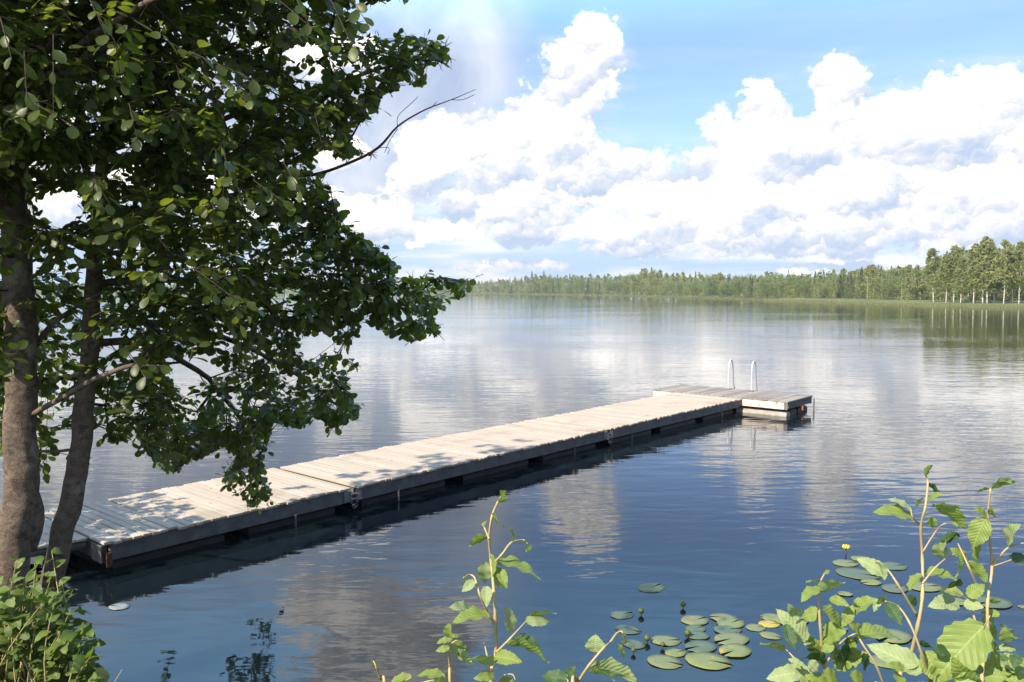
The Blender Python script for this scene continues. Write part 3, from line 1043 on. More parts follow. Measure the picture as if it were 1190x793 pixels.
def make_alders():
    # trunks: photo pixels, width in pixels, depth
    t1 = [(2, 760, 46, 5.65), (10, 700, 45, 5.7), (17, 640, 45, 5.7), (23, 560, 44, 5.7), (24, 450, 42, 5.72), (22, 350, 40, 5.75), (19, 255, 34, 5.8), (12, 160, 27, 5.85), (4, 40, 23, 5.9), (-12, -120, 19, 5.9), (-20, -320, 12, 5.8)]
    t2 = [(52, 750, 29, 5.95), (58, 690, 29, 6.0), (70, 630, 29, 6.0), (90, 540, 30, 6.02), (102, 440, 26, 6.05), (108, 340, 22, 6.1), (114, 250, 18, 6.15), (126, 120, 14, 6.2), (140, 0, 11, 6.2), (165, -160, 8, 6.2)]
    labels = ['thick mottled alder trunk and leafy crown at the left edge', 'thinner leaning alder trunk with low branches over the water']
    roots, nodes, owner, par, rad0 = [], [], [], [], []
    trunk_nodes = []
    for ti, tr in enumerate((t1, t2)):
        pts = [at(x, y, d) for x, y, w, d in tr]
        rads = [.82 * w * d / FPX / 2 for x, y, w, d in tr]
        base = pts[0].copy(); base.z = bank_z(base.x, base.y)
        root = empty('alder_tree', base)
        tag(root, labels[ti], 'tree', 'alders on the near bank')
        roots.append(root)
        path = subdiv_path(pts, 14, .012, ti * 7)
        rr = lerp_list(rads, 14)
        mb = MB()
        ground = Vector((base.x, base.y, base.z - .25))
        mb.tube([ground] + path, [rads[0] * 1.2] + rr, 30, jit=.20, seed=ti * 5)
        if ti == 0:
            # burl on the right side and the short forked stub
            mb.tube(subdiv_path([at(30, 560, 5.78), at(38, 592, 5.76), at(34, 640, 5.76)], 4), [.03, .05, .06, .065, .07, .07, .07, .06, .05], 10, jit=.2)
            mb.tube(subdiv_path([at(20, 262, 5.78), at(4, 205, 5.7), at(-14, 150, 5.6), at(-50, 60, 5.4)], 4), [.1, .095, .09, .085, .08, .075, .07, .065, .06, .055, .05, .04, .03], 10, jit=.12)
            mb.tube(subdiv_path([at(14, 235, 5.7), at(20, 195, 5.66), at(27, 165, 5.64)], 4), [.06, .05, .045, .04, .035, .03, .025, .018, .008], 8, jit=.12)
        mb.build('trunk', M['bark'], root, smooth=True)
        for i, p in enumerate(path):
            if i % 4 == 0 and i > 26:
                nodes.append(np.array(p)); owner.append(ti); par.append(-1); rad0.append(rr[i])
    # the named limbs, as skeleton nodes
    limbs = [(0, [(38, 482, 5.7, 7), (70, 463, 5.6, 6.5), (120, 437, 5.5, 6), (160, 424, 5.5, 5), (200, 430, 5.6, 3)]),
             (1, [(112, 262, 6.1, 9), (180, 240, 6.3, 6), (250, 228, 6.5, 4), (300, 225, 6.6, 3)]),
             (1, [(108, 330, 6.1, 10), (190, 325, 6.5, 8), (290, 330, 7.0, 6), (400, 335, 6.8, 4), (480, 335, 6.6, 2.5)]),
             (1, [(104, 400, 6.05, 10), (170, 400, 6.7, 8), (240, 440, 7.6, 6), (285, 500, 8.4, 4), (290, 560, 8.85, 2.5)]),
             (1, [(106, 375, 6.08, 9), (220, 380, 6.9, 7), (320, 420, 7.6, 5), (390, 470, 8.0, 2.5)]),
             (1, [(118, 200, 6.18, 9), (230, 150, 6.4, 7), (360, 105, 6.5, 5), (480, 70, 6.4, 2.5)]),
             (0, [(14, 180, 5.85, 12), (90, 60, 5.2, 10), (200, -10, 4.6, 7), (330, -60, 4.2, 5)]),
             (0, [(18, 240, 5.8, 10), (-80, 120, 6.4, 8), (-200, 30, 7.2, 6)]),
             (0, [(20, 300, 5.75, 9), (-80, 260, 5.0, 7), (-180, 220, 4.5, 5)]),
             (0, [(22, 330, 5.75, 9), (-90, 340, 6.2, 7), (-200, 370, 6.9, 6), (-280, 400, 7.5, 4)]),
             (0, [(23, 430, 5.72, 7), (60, 380, 5.9, 6), (90, 355, 6.0, 4), (120, 340, 6.0, 3)]),
             (1, [(94, 522, 6.02, 4), (60, 525, 5.8, 3), (30, 522, 5.7, 2)]),
             (1, [(135, 50, 6.2, 8), (250, -80, 6.3, 6), (350, -180, 6.2, 4)]),
             (0, [(0, 0, 5.9, 12), (40, -160, 6.6, 9), (110, -320, 6.9, 6), (160, -450, 7.0, 4)])]
    limb_mb = [MB(), MB()]
    for ti, lm in limbs:
        pts = subdiv_path([at(x, y, d) for x, y, d, w in lm], 5, .03, int(lm[0][1]))
        rr = lerp_list([w * d / FPX / 2 for x, y, d, w in lm], 5)
        limb_mb[ti].tube(pts, rr, 9, jit=.12)
        for i in range(2, len(pts)):
            nodes.append(np.array(pts[i])); owner.append(ti); par.append(-1); rad0.append(rr[i])
    nbase = len(nodes)
    # attractors: twig ends spread through the crown's volume
    att = []
    tries = 0
    while len(att) < 3500 and tries < 200000:
        tries += 1
        px = rng.uniform(-420, 560); py = rng.uniform(-620, 600)
        vis = px > -20 and py > -20
        if not vis and rng.random() > .62: continue
        low_left = -350 < px < -190 and 320 < py < 480
        if not in_poly(px, py, CROWN) and not low_left: continue
        if any(((px - hx) / hw) ** 2 + ((py - hy) / hh) ** 2 < 1.15 for hx, hy, hw, hh in HOLES): continue
        c, th = crown_depth(px, py)
        d = c + th * (rng.random() + rng.random() - 1) * 1.05
        if low_left: d = rng.uniform(6.9, 8.2)
        # keep the trunks readable: nothing hangs right in front of them low down
        if -10 < px < 50 and py > 195 and d < 5.95: continue
        if 60 < px < 140 and py > 300 and d < 6.2: continue
        if px < 130 and py > 395 and rng.random() < .45: continue
        p = at(px, py, d)
        if p.z < .45: continue
        if pix(p)[2] < 2.2: continue
        att.append((np.array(p), px, py))
    # unseen crown leaves added overhead towards the sun to shade those in view
    for _ in range(330):
        px, py = rng.uniform(-480, 200), rng.uniform(-620, -45)
        d = rng.uniform(3.2, 4.7)
        p = at(px, py, d)
        if p.z < 7.2 and p.x < -3.5: att.append((np.array(p), px, py))
    # the lowest branch, hanging down to the jetty edge
    for _ in range(70):
        px, py = rng.uniform(235, 345), rng.uniform(470, 592)
        if in_poly(px, py, CROWN):
            att.append((np.array(at(px, py, crown_depth(px, py)[0] + rng.uniform(-.35, .45))), px, py))
    # branch growth: nearest first from the skeleton
    A = np.array([a[0] for a in att])
    NP = np.array(nodes)
    d0 = np.array([np.min(np.linalg.norm(NP - a, axis=1)) for a in A])
    order = np.argsort(d0)
    cap = nbase + 6 * len(A)
    arr = np.zeros((cap, 3)); arr[:nbase] = NP; cnt = nbase
    parent = list(par); own = list(owner)
    ends = []
    for k in order:
        a = A[k]
        dd = np.linalg.norm(arr[:cnt] - a, axis=1)
        j = int(np.argmin(dd))
        dist = dd[j]
        steps = max(1, min(4, int(dist / .22)))
        b = arr[j].copy(); prev = j
        for s in range(1, steps + 1):
            f = s / steps
            q = b + (a - b) * f
            q = q + nrg.normal(0, .018, 3) * (1 if s < steps else 0)
            q[2] += .06 * dist * math.sin(math.pi * f)
            arr[cnt] = q; parent.append(prev); own.append(own[j]); prev = cnt; cnt += 1
        ends.append((prev, k))
    # pipe-model radii
    load = np.zeros(cnt)
    for e, _ in ends: load[e] += 1
    for i in range(cnt - 1, nbase - 1, -1):
        if parent[i] >= nbase: load[parent[i]] += load[i]
    twig_mb = [MB(), MB()]
    lv = [Leaves(AL), Leaves(AL)]
    child = {}
    for i in range(nbase, cnt): child.setdefault(parent[i], []).append(i)
    done = set()
    for i in range(nbase, cnt):
        if i in done: continue
        path = [arr[parent[i]], arr[i]]; ids = [i]; done.add(i); c = i
        while child.get(c):
            c = max(child[c], key=lambda q: load[q])
            if c in done: break
            done.add(c); path.append(arr[c]); ids.append(c)
        rr = [.0026 * load[q] ** .48 for q in ids]
        twig_mb[own[i]].tube([Vector(p) for p in path], [rr[0]] + rr, 5, cap=False)
    nleaf = 0
    for e, k in ends:
        a = arr[e]; pd = a - arr[parent[e]]
        pd = pd / (np.linalg.norm(pd) + 1e-9)
        _, px, py = att[k]
        vis = px > -30 and py > -30
        ncl = 4 if vis else 2
        for c in range(ncl):
            td = pd * .7 + nrg.normal(0, .55, 3) + np.array((0, 0, -.12))
            td /= np.linalg.norm(td)
            ln = rng.uniform(.14, .26)
            tip = a + td * ln
            tx_, ty_, _d = pix(tip)
            if vis and ((tx_ > 60 and not in_poly(tx_, ty_, CROWN)) or any(((tx_ - hx) / hw) ** 2 + ((ty_ - hy) / hh) ** 2 < 1.0 for hx, hy, hw, hh in HOLES)): ln *= .35; tip = a + td * ln
            twig_mb[own[e]].tube([Vector(a), Vector(a + td * ln * .5), Vector(tip)], [.0026, .002, .0012], 4, cap=False)
            side = np.cross(td, (0, 0, 1)); side /= (np.linalg.norm(side) + 1e-9)
            n = rng.randint(4, 6)
            for q in range(n):
                f = (q + .6) / n
                b = a + td * ln * f
                sgn = 1 if q % 2 else -1
                dr = td * .6 + side * sgn * rng.uniform(.5, 1.0) + nrg.normal(0, .22, 3) + np.array((0, 0, -.28))
                if q == n - 1: dr = td + nrg.normal(0, .15, 3)
                nr = np.array((0, 0, 1.0)) + nrg.normal(0, .45, 3)
                L = rng.triangular(.036, .098, .066) * (1 if vis else 2.2)
                if q < 1: L *= .8
                pb = b + dr / np.linalg.norm(dr) * .012
                if vis:
                    tq = pb + dr / np.linalg.norm(dr) * L * .9
                    qx, qy, qd = pix(tq)
                    if qx > 60 and not in_poly(qx, qy, CROWN) and rng.random() < .93: continue
                    if any(((qx - hx) / hw) ** 2 + ((qy - hy) / hh) ** 2 < rng.uniform(.25, 1.15) for hx, hy, hw, hh in HOLES): continue
                lv[own[e]].add(pb, dr, nr, L, rng.uniform(.74, 1.0), rng.uniform(-.1, .25))
                nleaf += 1
    # a few sprays that hang close to the lens at the top left
    near = [(28, 60, 32, 130, 3.0), (62, 40, 62, 142, 2.9), (40, 120, 90, 150, 2.7), (10, 140, 45, 128, 2.6), (220, 60, 300, 95, 3.0), (250, 90, 292, 120, 2.9), (300, -20, 395, 60, 3.1), (330, 30, 380, 52, 3.1),
            (150, 20, 215, 60, 3.2), (380, -10, 412, 60, 3.2), (150, 120, 160, 165, 3.3), (330, 190, 350, 225, 3.6), (295, 210, 345, 245, 3.6), (100, -10, 125, 45, 2.9), (0, 20, 14, 70, 2.6), (340, -10, 360, 30, 3.0), (410, 0, 428, 30, 3.3), (10, 420, 24, 400, 4.4), (220, 420, 235, 395, 4.6), (150, 410, 170, 440, 4.6), (165, 425, 195, 425, 4.6)]
    for x0, y0, x1, y1, d in near:
        if y0 < 300: d += 1.0
        p0, p1 = at(x0, y0, d + .12), at(x1, y1, d)
        twig_mb[0].tube([p0 + Vector((-.06, .22, .06)), p0, p1], [.004, .003, .0015], 5, cap=False)
        td = np.array((p1 - p0).normalized())
        side = np.cross(td, (0, 0, 1)); side /= np.linalg.norm(side) + 1e-9
        for q in range(4):
            f = (q + .7) / 4
            dr = td * .8 + side * (1 if q % 2 else -1) * .7 + nrg.normal(0, .25, 3) + np.array((0, 0, -.2))
            lv[0].add(np.array(p0.lerp(p1, f)), dr, np.array((0, -.5, 1)) + nrg.normal(0, .4, 3), rng.uniform(.06, .095), .72, .15)
    # leaves on the limb nodes near trunk stay sparse
    for ti in (0, 1):
        limb_mb[ti].build('limb', M['bark'], roots[ti], smooth=True)
        twig_mb[ti].build('twigs', M['twig'], roots[ti], smooth=True)
        me = lv[ti].mesh('crown')
        link_mesh('crown', me, M['alder_leaf'], roots[ti], True)
    # the bare dead branch
    dead = MB()
    main = [(330, 206, 6.5), (365, 203, 6.45), (400, 192, 6.4), (440, 172, 6.35), (462, 147, 6.3), (490, 130, 6.3), (520, 118, 6.3), (553, 104, 6.3)]
    pts = subdiv_path([at(*m_) for m_ in main], 4, .012, 4)
    dead.tube(pts, lerp_list([.016, .014, .012, .010, .008, .006, .004, .0018], 4), 7, jit=.1)
    for tw in ([(462, 147, 6.3), (463, 135, 6.28), (476, 122, 6.26), (486, 112, 6.26)], [(462, 150, 6.3), (452, 165, 6.3), (447, 178, 6.3)], [(400, 192, 6.4), (412, 178, 6.4), (409, 168, 6.4)],
               [(525, 116, 6.3), (538, 116, 6.3), (552, 110, 6.3)], [(440, 172, 6.35), (452, 172, 6.3), (450, 180, 6.3)], [(500, 126, 6.3), (508, 118, 6.3)], [(380, 200, 6.4), (372, 216, 6.4), (374, 230, 6.4)]):
        dead.tube(subdiv_path([at(*q) for q in tw], 3, .006), [.0035] + [.0025] * (3 * (len(tw) - 1) - 1) + [.0012], 5)
    o = dead.build('dead_branch', M['deadwood'], roots[1], smooth=True)
    o['label'] = 'bare grey dead branch without leaves'
    print('alder leaves', nleaf, 'nodes', cnt)


make_alders()

# ------------------------------------------------------------------ bush at the lower left
def make_bush():
    base = at(35, 790, 4.6); base.z = bank_z(base.x, base.y)
    root = empty('alder_bush', base)
    tag(root, 'sunlit leafy alder bush at the foot of the two trunks', 'bush', None)
    st = MB(); lv = Leaves(OV_LO)
    tips = []
    for _ in range(125):
        px = rng.uniform(-70, 112)
        top = 676 + max(0, px - 70) * 1.9 + 12 * math.sin(px * .11)
        if px < 60: top -= 6
        py = rng.uniform(top, 830)
        if px > 60 and py < 690: continue
        tips.append((px, py, rng.uniform(4.35, 5.0)))
    tips += [(20, 650, 4.6), (28, 672, 4.5), (70, 690, 4.6), (92, 705, 4.7), (110, 746, 4.6), (100, 765, 4.6), (85, 735, 4.4), (50, 700, 4.4), (10, 690, 4.4), (40, 655, 4.9), (72, 676, 4.8), (84, 688, 4.7), (104, 752, 4.7), (60, 640, 5.0)]
    for px, py, d in tips:
        tip = at(px, py, d)
        b = Vector((base.x + rng.uniform(-.25, .25), base.y + rng.uniform(-.2, .2), base.z - .05))
        mid = b.lerp(tip, .55) + Vector((rng.uniform(-.05, .05), rng.uniform(-.05, .05), .06))
        path = subdiv_path([b, mid, tip], 4)
        st.tube(path, np.linspace(.006, .0016, len(path)).tolist(), 5, cap=False)
        td = np.array((tip - mid).normalized())
        side = np.cross(td, (0, 0, 1)); side /= np.linalg.norm(side) + 1e-9
        n = 8
        for q in range(n):
            f = (q + 1) / n
            p = np.array(mid.lerp(tip, f))
            dr = td * .5 + side * (1 if q % 2 else -1) * .8 + nrg.normal(0, .35, 3) + np.array((.1, -.1, -.05))
            lv.add(p, dr, np.array((-.3, -.45, 1)) + nrg.normal(0, .4, 3), rng.uniform(.05, .095), rng.uniform(.75, 1.0), rng.uniform(0, .3))
    st.build('stems', M['young_stem'], root, smooth=True)
    link_mesh('foliage', lv.mesh('foliage'), M['bush_leaf'], root, True)
    # dry grass blades in front
    for (x0, y0, x1, y1, d, lab) in ((127, 815, 142, 778, 4.0, 'dry straw blade leaning right beside the leafy bush'), (30, 812, 33, 781, 3.9, 'short straw blade in front of the leafy bush'), (18, 812, 22, 787, 3.9, 'shortest straw blade at the lower left corner')):
        p0, p1 = at(x0, y0, d), at(x1, y1, d)
        g0 = Vector((p0.x - .05, p0.y, bank_z(p0.x, p0.y)))
        path = subdiv_path([g0, p0, p1], 5)
        o = empty('grass_blade', g0)
        tag(o, lab, 'grass blade', 'dry grass blades')
        MB().tube(path, np.linspace(.006, .0015, len(path)).tolist(), 5).build('blade', M['straw'], o, smooth=True)


make_bush()

# ------------------------------------------------------------------ foreground shoots
def za(zx, zy): return 420 + zx / 3.133, 540 + zy / 3.133
def zb(zx, zy): return 850 + zx / 2.906, 520 + zy / 2.906


def shoot(label, conv, depth, stems, leaves, group='young alder shoots on the near bank', fill=()):
    """stems: list of (points, thickness px); leaves: (base, tip, width, flags)"""
    first = stems[0][0]
    x, y = conv(*first[0])
    p0 = at(x, y, depth)
    gx, gy = p0.x + rng.uniform(-.04, .04), p0.y - .10
    ground = Vector((gx, gy, bank_z(gx, gy) - .03))
    root = empty('alder_shoot', ground)
    tag(root, label, 'shoot', group)
    for si, (pts, w) in enumerate(stems):
        P = []
        n = len(pts)
        for i, q in enumerate(pts):
            X, Y = conv(*q)
            P.append(at(X, Y, depth + .02 * math.sin(i * 1.9 + si)))
        r = w * depth / FPX / 2 * .78
        rads = [r * (1 - .6 * i / max(1, n - 1)) for i in range(n)]
        if si == 0:
            P = [ground, ground.lerp(P[0], .55)] + P
            rads = [r * 1.2, r * 1.1] + rads
        path = subdiv_path(P, 5)
        rr = lerp_list(rads, 5)
        for i in range(len(rr)):
            if i % 5 == 0: rr[i] *= 1.28                     # nodes on the stem
        MB().tube(path, rr, 8).build('stem', M['young_stem'], root, smooth=True)
    leaves = list(leaves)
    for (x0, y0, x1, y1, n) in fill:
        for _ in range(n):
            x, y = rng.uniform(x0, x1), rng.uniform(y0, y1); a = rng.uniform(-2.9, .2); l = rng.uniform(36, 76)
            leaves.append(((x, y), (x + l * math.cos(a), y - l * .55 * math.sin(a) * rng.choice((1, -1))), l * rng.uniform(.4, .8), rng.choice(('', '', '', 'p', 'p', 'd'))))
    for (b, t_, w, fl) in leaves:
        bx, by = conv(*b); tx, ty = conv(*t_)
        db = depth + rng.uniform(-.03, .03)
        dt = db + rng.uniform(-.035, .02)
        pb, pt = at(bx, by, db), at(tx, ty, dt)
        ln = (pt - pb).length
        scale = 2.906 if conv is zb else 3.133
        wpx = w / scale * .92
        want = wpx * depth / FPX
        wr = want / (.80 * max(ln, 1e-4))
        view = -(ray((bx + tx) / 2, (by + ty) / 2)).normalized()
        d = (pt - pb).normalized()
        if wr < .55 and 'f' not in fl:
            wr2 = .72
            # tilt the blade away so that it shows its narrow side
            ang = math.acos(max(.12, min(1, wr / wr2)))
            nrm = Matrix.Rotation(ang * rng.choice((-1, 1)), 3, d) @ view
            if nrm.z < 0: nrm = Matrix.Rotation(-2 * ang, 3, d) @ view if False else nrm
            wr = wr2
        else:
            nrm = view + Vector((0, 0, .35))
            wr = min(wr, 1.5)
        if nrm.z < 0 and 'u' not in fl: nrm = -nrm
        L = Leaves(OV)
        L.add(np.array(pb), np.array(d), np.array(nrm), ln * 1.02, wr, rng.uniform(.0, .22))
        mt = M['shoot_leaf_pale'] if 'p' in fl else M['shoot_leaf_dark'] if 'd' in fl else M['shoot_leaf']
        link_mesh('leaf', L.mesh('leaf'), mt, root, True)
    return root


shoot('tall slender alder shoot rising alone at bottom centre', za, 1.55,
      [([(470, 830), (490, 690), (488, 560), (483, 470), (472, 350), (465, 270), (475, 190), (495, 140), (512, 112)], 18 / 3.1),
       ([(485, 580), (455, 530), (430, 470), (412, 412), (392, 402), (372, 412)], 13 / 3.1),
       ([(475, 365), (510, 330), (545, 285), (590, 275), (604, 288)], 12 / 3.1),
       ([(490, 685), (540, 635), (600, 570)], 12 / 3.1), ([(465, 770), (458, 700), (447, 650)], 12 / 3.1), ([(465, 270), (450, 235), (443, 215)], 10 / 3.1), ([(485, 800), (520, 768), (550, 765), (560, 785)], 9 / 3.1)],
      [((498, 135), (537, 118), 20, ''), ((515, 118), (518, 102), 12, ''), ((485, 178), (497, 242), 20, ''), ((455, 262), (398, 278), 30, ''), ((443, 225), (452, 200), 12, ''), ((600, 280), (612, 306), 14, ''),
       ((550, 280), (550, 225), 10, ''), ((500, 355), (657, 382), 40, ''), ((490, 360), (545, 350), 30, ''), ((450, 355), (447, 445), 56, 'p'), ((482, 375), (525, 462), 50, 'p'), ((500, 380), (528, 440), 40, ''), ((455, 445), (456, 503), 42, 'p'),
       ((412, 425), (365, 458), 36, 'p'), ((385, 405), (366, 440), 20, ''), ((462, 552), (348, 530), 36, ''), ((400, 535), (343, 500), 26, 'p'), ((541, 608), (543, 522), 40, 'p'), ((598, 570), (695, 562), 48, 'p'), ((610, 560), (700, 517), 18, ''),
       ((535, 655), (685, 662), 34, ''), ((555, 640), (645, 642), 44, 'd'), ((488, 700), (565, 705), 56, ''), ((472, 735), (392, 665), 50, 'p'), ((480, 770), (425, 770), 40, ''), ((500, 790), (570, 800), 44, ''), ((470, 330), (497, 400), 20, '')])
shoot('short alder shoot with drooping leaves left of the tall shoot', za, 1.6,
      [([(322, 830), (322, 740), (318, 680), (330, 622)], 14 / 3.1), ([(330, 650), (350, 640), (362, 655)], 8 / 3.1)],
      [((325, 640), (275, 640), 22, ''), ((332, 650), (395, 702), 50, ''), ((320, 668), (270, 676), 26, ''), ((330, 625), (358, 622), 16, ''), ((325, 660), (352, 690), 34, 'p'), ((335, 680), (410, 715), 36, 'p'), ((325, 630), (305, 600), 14, '')])
shoot('bare pointed alder tip with two low leaves at bottom centre', za, 1.6,
      [([(85, 840), (70, 780), (55, 740), (44, 715)], 14 / 3.1), ([(85, 835), (140, 800), (180, 775)], 9 / 3.1), ([(160, 810), (240, 790), (300, 778)], 9 / 3.1)],
      [((180, 775), (100, 778), 30, ''), ((300, 778), (212, 740), 36, ''), ((305, 790), (240, 785), 28, 'p'), ((52, 740), (43, 712), 16, '')])
shoot('arching alder shoot with ribbed leaves right of the tall shoot', za, 1.5,
      [([(770, 830), (790, 790), (830, 730), (880, 670), (908, 645)], 17 / 3.1), ([(908, 645), (930, 615), (950, 610), (962, 650)], 12 / 3.1), ([(850, 700), (850, 675)], 7 / 3.1), ([(740, 830), (752, 790), (745, 780)], 8 / 3.1)],
      [((851, 680), (852, 632), 76, 'pf'), ((840, 742), (998, 738), 56, 'p'), ((930, 655), (968, 706), 20, ''), ((948, 612), (966, 672), 18, 'p'), ((835, 758), (925, 750), 26, ''), ((752, 785), (655, 758), 56, 'd'), ((745, 775), (770, 740), 34, 'd')])
# the thicket at the lower right: several shoots
shoot('tallest reddish alder shoot in the lower right thicket', zb, 1.5,
      [([(565, 830), (600, 720), (630, 600), (645, 500), (645, 380), (640, 270), (655, 200), (663, 120), (655, 92)], 17 / 2.9),
       ([(645, 355), (690, 285), (720, 258), (757, 262)], 8 / 2.9), ([(640, 265), (612, 235), (606, 210)], 9 / 2.9), ([(628, 570), (560, 460), (520, 405), (480, 378)], 11 / 2.9), ([(645, 460), (690, 405), (740, 365), (775, 360)], 8 / 2.9)],
      [((656, 98), (666, 58), 14, ''), ((664, 125), (716, 158), 18, 'd'), ((665, 180), (695, 148), 14, ''), ((612, 242), (510, 184), 30, ''), ((605, 215), (540, 160), 16, 'p'), ((625, 200), (640, 165), 12, ''), ((690, 196), (792, 242), 36, ''), ((676, 236), (682, 278), 34, ''),
       ((706, 320), (700, 392), 52, 'p'), ((650, 425), (760, 418), 32, ''), ((770, 300), (688, 310), 34, 'd'), ((755, 300), (690, 330), 30, 'p'), ((520, 428), (432, 372), 54, 'p'), ((640, 430), (590, 470), 26, ''), ((600, 500), (632, 540), 26, 'd'), ((745, 255), (762, 262), 10, ''), ((500, 390), (530, 440), 20, 'p')])
shoot('alder shoot with one broad hanging leaf near right edge', zb, 1.45,
      [([(845, 830), (855, 700), (865, 620), (865, 520), (880, 400), (866, 250), (875, 140)], 18 / 2.9), ([(884, 392), (940, 335), (1005, 322)], 10 / 2.9), ([(884, 402), (945, 380)], 8 / 2.9), ([(830, 470), (800, 400), (765, 325)], 11 / 2.9), ([(850, 660), (815, 560), (805, 520), (740, 480)], 10 / 2.9)],
      [((878, 140), (945, 103), 20, 'p'), ((872, 142), (818, 146), 10, ''), ((905, 125), (935, 100), 16, ''), ((856, 240), (812, 338), 72, 'f'), ((840, 330), (806, 388), 30, ''), ((940, 380), (1020, 368), 46, 'd'), ((938, 330), (934, 262), 14, 'p'), ((858, 235), (838, 200), 14, ''),
       ((800, 388), (872, 446), 36, ''), ((775, 470), (690, 452), 38, 'd'), ((800, 505), (852, 458), 48, ''), ((765, 390), (785, 446), 30, 'p'), ((790, 385), (770, 345), 26, ''), ((845, 585), (950, 692), 60, ''), ((780, 500), (710, 470), 30, ''), ((885, 230), (870, 215), 12, '')], fill=((760, 500, 980, 760, 13),))
shoot('low alder shoot with the largest ribbed leaf at lower right', zb, 1.30,
      [([(690, 850), (670, 790), (640, 690), (600, 590), (560, 535), (520, 520)], 13 / 2.9), ([(872, 570), (862, 590), (850, 608)], 7 / 2.9), ([(800, 840), (850, 800), (900, 770)], 9 / 2.9)],
      [((850, 606), (690, 762), 150, 'f'), ((640, 755), (478, 660), 88, 'pf'), ((522, 522), (468, 512), 34, ''), ((528, 528), (572, 590), 46, 'd'), ((500, 515), (480, 552), 26, 'p'), ((655, 690), (712, 800), 80, ''), ((860, 748), (1010, 712), 78, ''), ((880, 790), (1010, 770), 60, ''), ((760, 790), (840, 775), 50, 'p'),
       ((640, 670), (690, 660), 30, 'd'), ((820, 800), (760, 760), 60, '')], fill=((560, 690, 980, 815, 22),))
shoot('bushy alder shoot leftmost in the lower right thicket', zb, 1.55,
      [([(325, 840), (312, 740), (300, 600), (295, 480), (315, 425)], 16 / 2.9), ([(312, 740), (370, 660), (412, 632), (440, 630)], 9 / 2.9), ([(530, 850), (490, 740), (440, 660), (405, 590), (385, 540)], 10 / 2.9), ([(280, 800), (210, 710), (180, 680)], 9 / 2.9)],
      [((300, 478), (236, 492), 26, ''), ((296, 458), (252, 438), 16, ''), ((302, 490), (372, 428), 46, 'p'), ((316, 428), (332, 410), 14, ''), ((305, 560), (228, 568), 52, ''), ((232, 560), (200, 555), 22, 'p'), ((335, 510), (390, 528), 34, ''), ((385, 592), (405, 540), 40, ''), ((410, 555), (475, 502), 40, ''), ((308, 550), (405, 606), 48, ''),
       ((440, 635), (568, 598), 58, ''), ((250, 650), (178, 560), 70, 'p'), ((430, 655), (335, 722), 46, 'd'), ((350, 740), (445, 690), 66, ''), ((235, 760), (130, 768), 64, 'p'), ((262, 800), (222, 722), 52, 'p'), ((300, 720), (230, 680), 40, 'd'), ((315, 640), (360, 580), 40, ''),
       ((300, 700), (262, 640), 40, ''), ((345, 690), (410, 735), 44, ''), ((310, 770), (380, 780), 60, ''), ((330, 800), (270, 770), 46, ''), ((440, 700), (470, 760), 34, 'd'), ((170, 690), (100, 640), 36, ''), ((400, 770), (470, 790), 50, ''), ((185, 600), (215, 680), 40, 'd')], fill=((230, 620, 480, 810, 22),))

# ------------------------------------------------------------------ water lilies
def zc(zx, zy): return 680 + zx / 4.108, 600 + zy / 4.108


PADS = []
for z in ((315, 343, 140, 0), (175, 472, 120, 3), (205, 543, 122, 3), (232, 612, 118, 3), (385, 596, 140, 0), (378, 697, 168, 0), (432, 655, 105, 2), (525, 499, 138, 0), (528, 540, 100, 3), (538, 572, 110, 3), (553, 625, 156, 3),
          (585, 693, 215, 2), (660, 488, 125, 0), (695, 514, 140, 2), (680, 546, 130, 3), (700, 590, 175, 0), (716, 646, 165, 2), (893, 485, 110, 0), (878, 516, 102, 1), (815, 534, 98, 0), (885, 572, 100, 0)):
    x, y = zc(z[0], z[1]); PADS.append((x, y, z[2] / 4.108, z[3]))
for z in ((385, 392, 86, 0), (440, 378, 70, 0), (545, 402, 95, 3), (425, 428, 135, 3), (472, 457, 70, 2), (552, 478, 92, 3), (650, 472, 112, 0), (760, 522, 80, 0), (880, 525, 130, 3), (385, 497, 50, 0), (200, 585, 115, 0), (350, 615, 80, 0), (545, 640, 130, 0),
          (525, 725, 118, 0), (985, 540, 34, 0), (140, 574, 70, 0)):
    x, y = zb(z[0], z[1]); PADS.append((x, y, z[2] / 2.906, z[3]))
PADS.append((139, 705.5, 24, 4))


def make_pad(c, w, rot, lift, seed):
    V, F = [(c.x, c.y, .006 + lift)], []
    n = 30; notch = .16
    for ringk, rr in ((1, .55), (2, 1.0)):
        for i in range(n + 1):
            a = notch + (2 * math.pi - 2 * notch) * i / n
            ax, ay = 1.0 * math.cos(a), .84 * math.sin(a)
            k = 1 + (.07 if w < .9 else .07) * mnoise.noise(Vector((math.cos(a) * 2, math.sin(a) * 2, seed)))
            lob = .10 * (1 if (i in (0, n)) and ringk == 2 else 0)
            x, y = w / 2 * rr * k * (ax + lob), w / 2 * rr * k * ay
            X = c.x + x * math.cos(rot) - y * math.sin(rot); Y = c.y + x * math.sin(rot) + y * math.cos(rot)
            V.append((X, Y, .004 + lift + (.004 if ringk == 1 else .004 * mnoise.noise(Vector((math.cos(a) * 1.5, math.sin(a) * 1.5, seed + 9))) + .002)))
    for i in range(n):
        a, b = 1 + i, 1 + n + 1 + i
        F += [(0, a, a + 1), (a, b, b + 1), (a, b + 1, a + 1)]
    # thin underside so that the leaf has an edge
    m = len(V)
    V2 = [(x, y, max(.001, z - .004)) for x, y, z in V]
    F2 = [(m + q[0], m + q[2], m + q[1]) for q in F]
    rim = [1 + n + 1 + i for i in range(n + 1)]
    for i in range(n):
        F += [(rim[i], m + rim[i], m + rim[i + 1]), (rim[i], m + rim[i + 1], rim[i + 1])]
    return tri_mesh('lily_pad', np.array(V + V2), np.array(F + F2), smooth=False)


